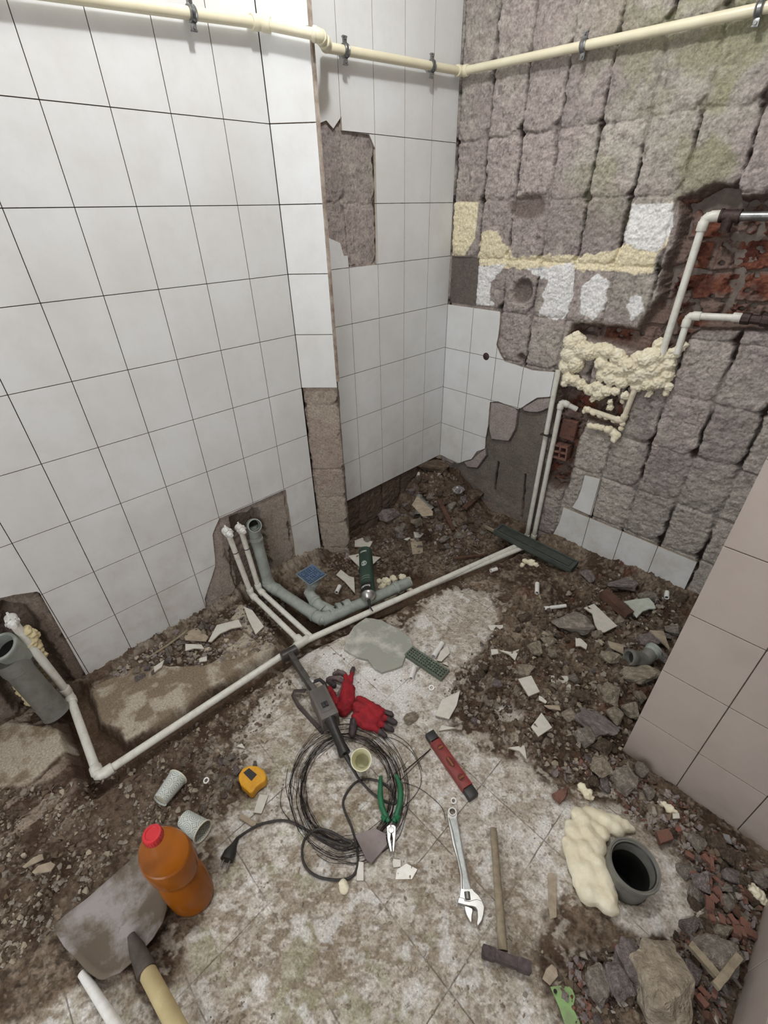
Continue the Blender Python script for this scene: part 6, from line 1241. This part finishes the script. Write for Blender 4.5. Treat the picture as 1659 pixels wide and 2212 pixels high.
offcut((1060, 1233), (1073, 1230), .009, 'pale pipe scrap below the long white pipe')
for x, y, r, lb in ((932, 1486, .0095, 'white plastic ring above the pointed white shard'), (446, 1686, .0085, 'open white plastic ring among the clods'), (980, 1730, .008, 'small cream plastic ring at the eye of the wrench')):
    p = H(x, y, .003); mb = MB(); mb.lathe([(r, -.003), (r, .003), (r*.62, .003), (r*.62, -.003)], 24, closed=True); o = mb.build('plastic_ring', M['ppr_white']); o.location = p; o.rotation_euler = (.25, .1, 0); tag(o, lb, 'ring')
# ---- grey pipe elbow on the right, and the branched fitting in the corner
el = thing('pipe_elbow', H(1385, 1420), 'loose grey pipe elbow lying at the right tiled wall', 'pipe fitting')
r_ = .0245; a = H(1362, 1420, .034); b = H(1392, 1424, .032); c = H(1414, 1404, .034); T = Matrix.Translation(a) @ (a-b).to_track_quat('Z', 'Y').to_matrix().to_4x4()
mb = MB(); pts = [a, a.lerp(b, .5), b, b.lerp(c, .5)+Vector((0, 0, .002)), c]; mb.tube(smooth_path(pts, 5), r_, 26, caps=False); mb.lathe([(r_, -.02), (r_*1.1, -.012), (r_*1.16, -.004), (r_*1.16, .004), (r_*1.08, .008), (r_*.86, .008), (r_*.82, -.01), (r_*.80, -.045)], 30, T=T, cap=False); mb.build('elbow_body', M['grey_pvc_dark'], el, world=True)
mb = MB(); mb.lathe([(r_*.80, -.012), (0, -.012)], 26, T=T, cap=False); mb.build('bore', M['pipe_in'], el, world=True)
mb = MB(); drain_socket(mb, c, b, r_, .022); mb.tube([c, c+(c-b).normalized()*.006], r_*1.1, 22); mb.build('collar', M['grey_pvc'], el, world=True)
yf = thing('branch_fitting', H(908, 1095), 'broken grey branch fitting with a shard across it, in the corner heap', 'pipe fitting')
for a_, b_ in (((905, 1070), (904, 1112)), ((905, 1080), (932, 1103))):
    A = H(*a_, .05); B = H(*b_, .028); T = Matrix.Translation(B) @ (B-A).to_track_quat('Z', 'Y').to_matrix().to_4x4(); mb = MB(); mb.tube([A, B], [.020, .020], 22); mb.lathe([(.020, -.02), (.0235, -.016), (.0235, .002), (.0185, .002), (.018, -.008)], 24, T=T, cap=False); mb.build('branch', M['grey_pvc_dark'], yf, world=True)
    mb = MB(); mb.lathe([(0, -.002+.0025), (.0182, .0005)], 22, T=T); mb.build('bore', M['pipe_in'], yf, world=True)
sh_ = S([(890, 1090), (901, 1070), (912, 1080), (935, 1104), (935, 1112), (912, 1115)], 'pale shard lying across the grey branch fitting', 'glaze_beige', z=.058)
# clear plastic clip by the wall
cl = mat('clear_plastic', (220, 222, 224), (200, 204, 206), .2, trans=.6)
p = H(1566, 1811, .006); mb = MB(); mb.box((0, 0, 0), (.026, .020, .004), bev=.001); mb.box((.0, .0, .004), (.012, .010, .003)); mb.tube([(-.013, .008, 0), (-.024, .012, .004)], .0008, 6); o = mb.build('plastic_clip', cl); o.location = p; o.rotation_euler = (.2, .1, .6); tag(o, 'small clear plastic clip at the foot of the right tiled wall', 'clip')
# crumpled film in the corner heap
p = H(990, 1058, .02); mb = MB(); rf = random.Random(4)
bm = bmesh.new(); bmesh.ops.create_icosphere(bm, subdivisions=3, radius=.03)
for v in bm.verts: v.co *= 1+.35*mnoise.noise(v.co*70); v.co.z *= .7
mb.bm(bm); o = mb.build('crumpled_film', mat('crumpled_foil', (170, 170, 172), (110, 100, 98), .3, .2, scale=60), smooth=10); o.location = p; tag(o, 'crumpled greyish foil in the corner heap', 'foil')
# hollow brick stuck in the cavity of the back wall
hb_ = MB(); c = PY(1213, 975, YB+.0); Tb2 = Matrix.Translation((c.x, YB+.005, c.z)) @ Matrix.Rotation(math.radians(-4), 4, 'Y'); W2, H2, t2 = .062, .056, .007
for x in (-W2/2, 0, W2/2): hb_.box((x, 0, 0), (t2, .05, H2+t2), T=Tb2, bev=.001)
for z in (-H2/2, 0, H2/2): hb_.box((0, 0, z), (W2+t2, .049, t2), T=Tb2, bev=.001)
o = hb_.build('hollow_brick', M['brick'], wall_back); o['label'] = 'hollow brick end with four cells'
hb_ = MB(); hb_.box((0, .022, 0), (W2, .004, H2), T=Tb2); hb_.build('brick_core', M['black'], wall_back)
hb_ = MB(); c = PY(1225, 930, YB); Tb3 = Matrix.Translation((c.x, YB+.008, c.z))
hb_.box((0, .012, 0), (.066, .02, .085), T=Tb3, bev=.001)
for k in range(20): hb_.box((0, .001, -.040+k*.0042), (.064, .004, .0022), T=Tb3)
hb_.build('ribbed_brick', M['brick'], wall_back)
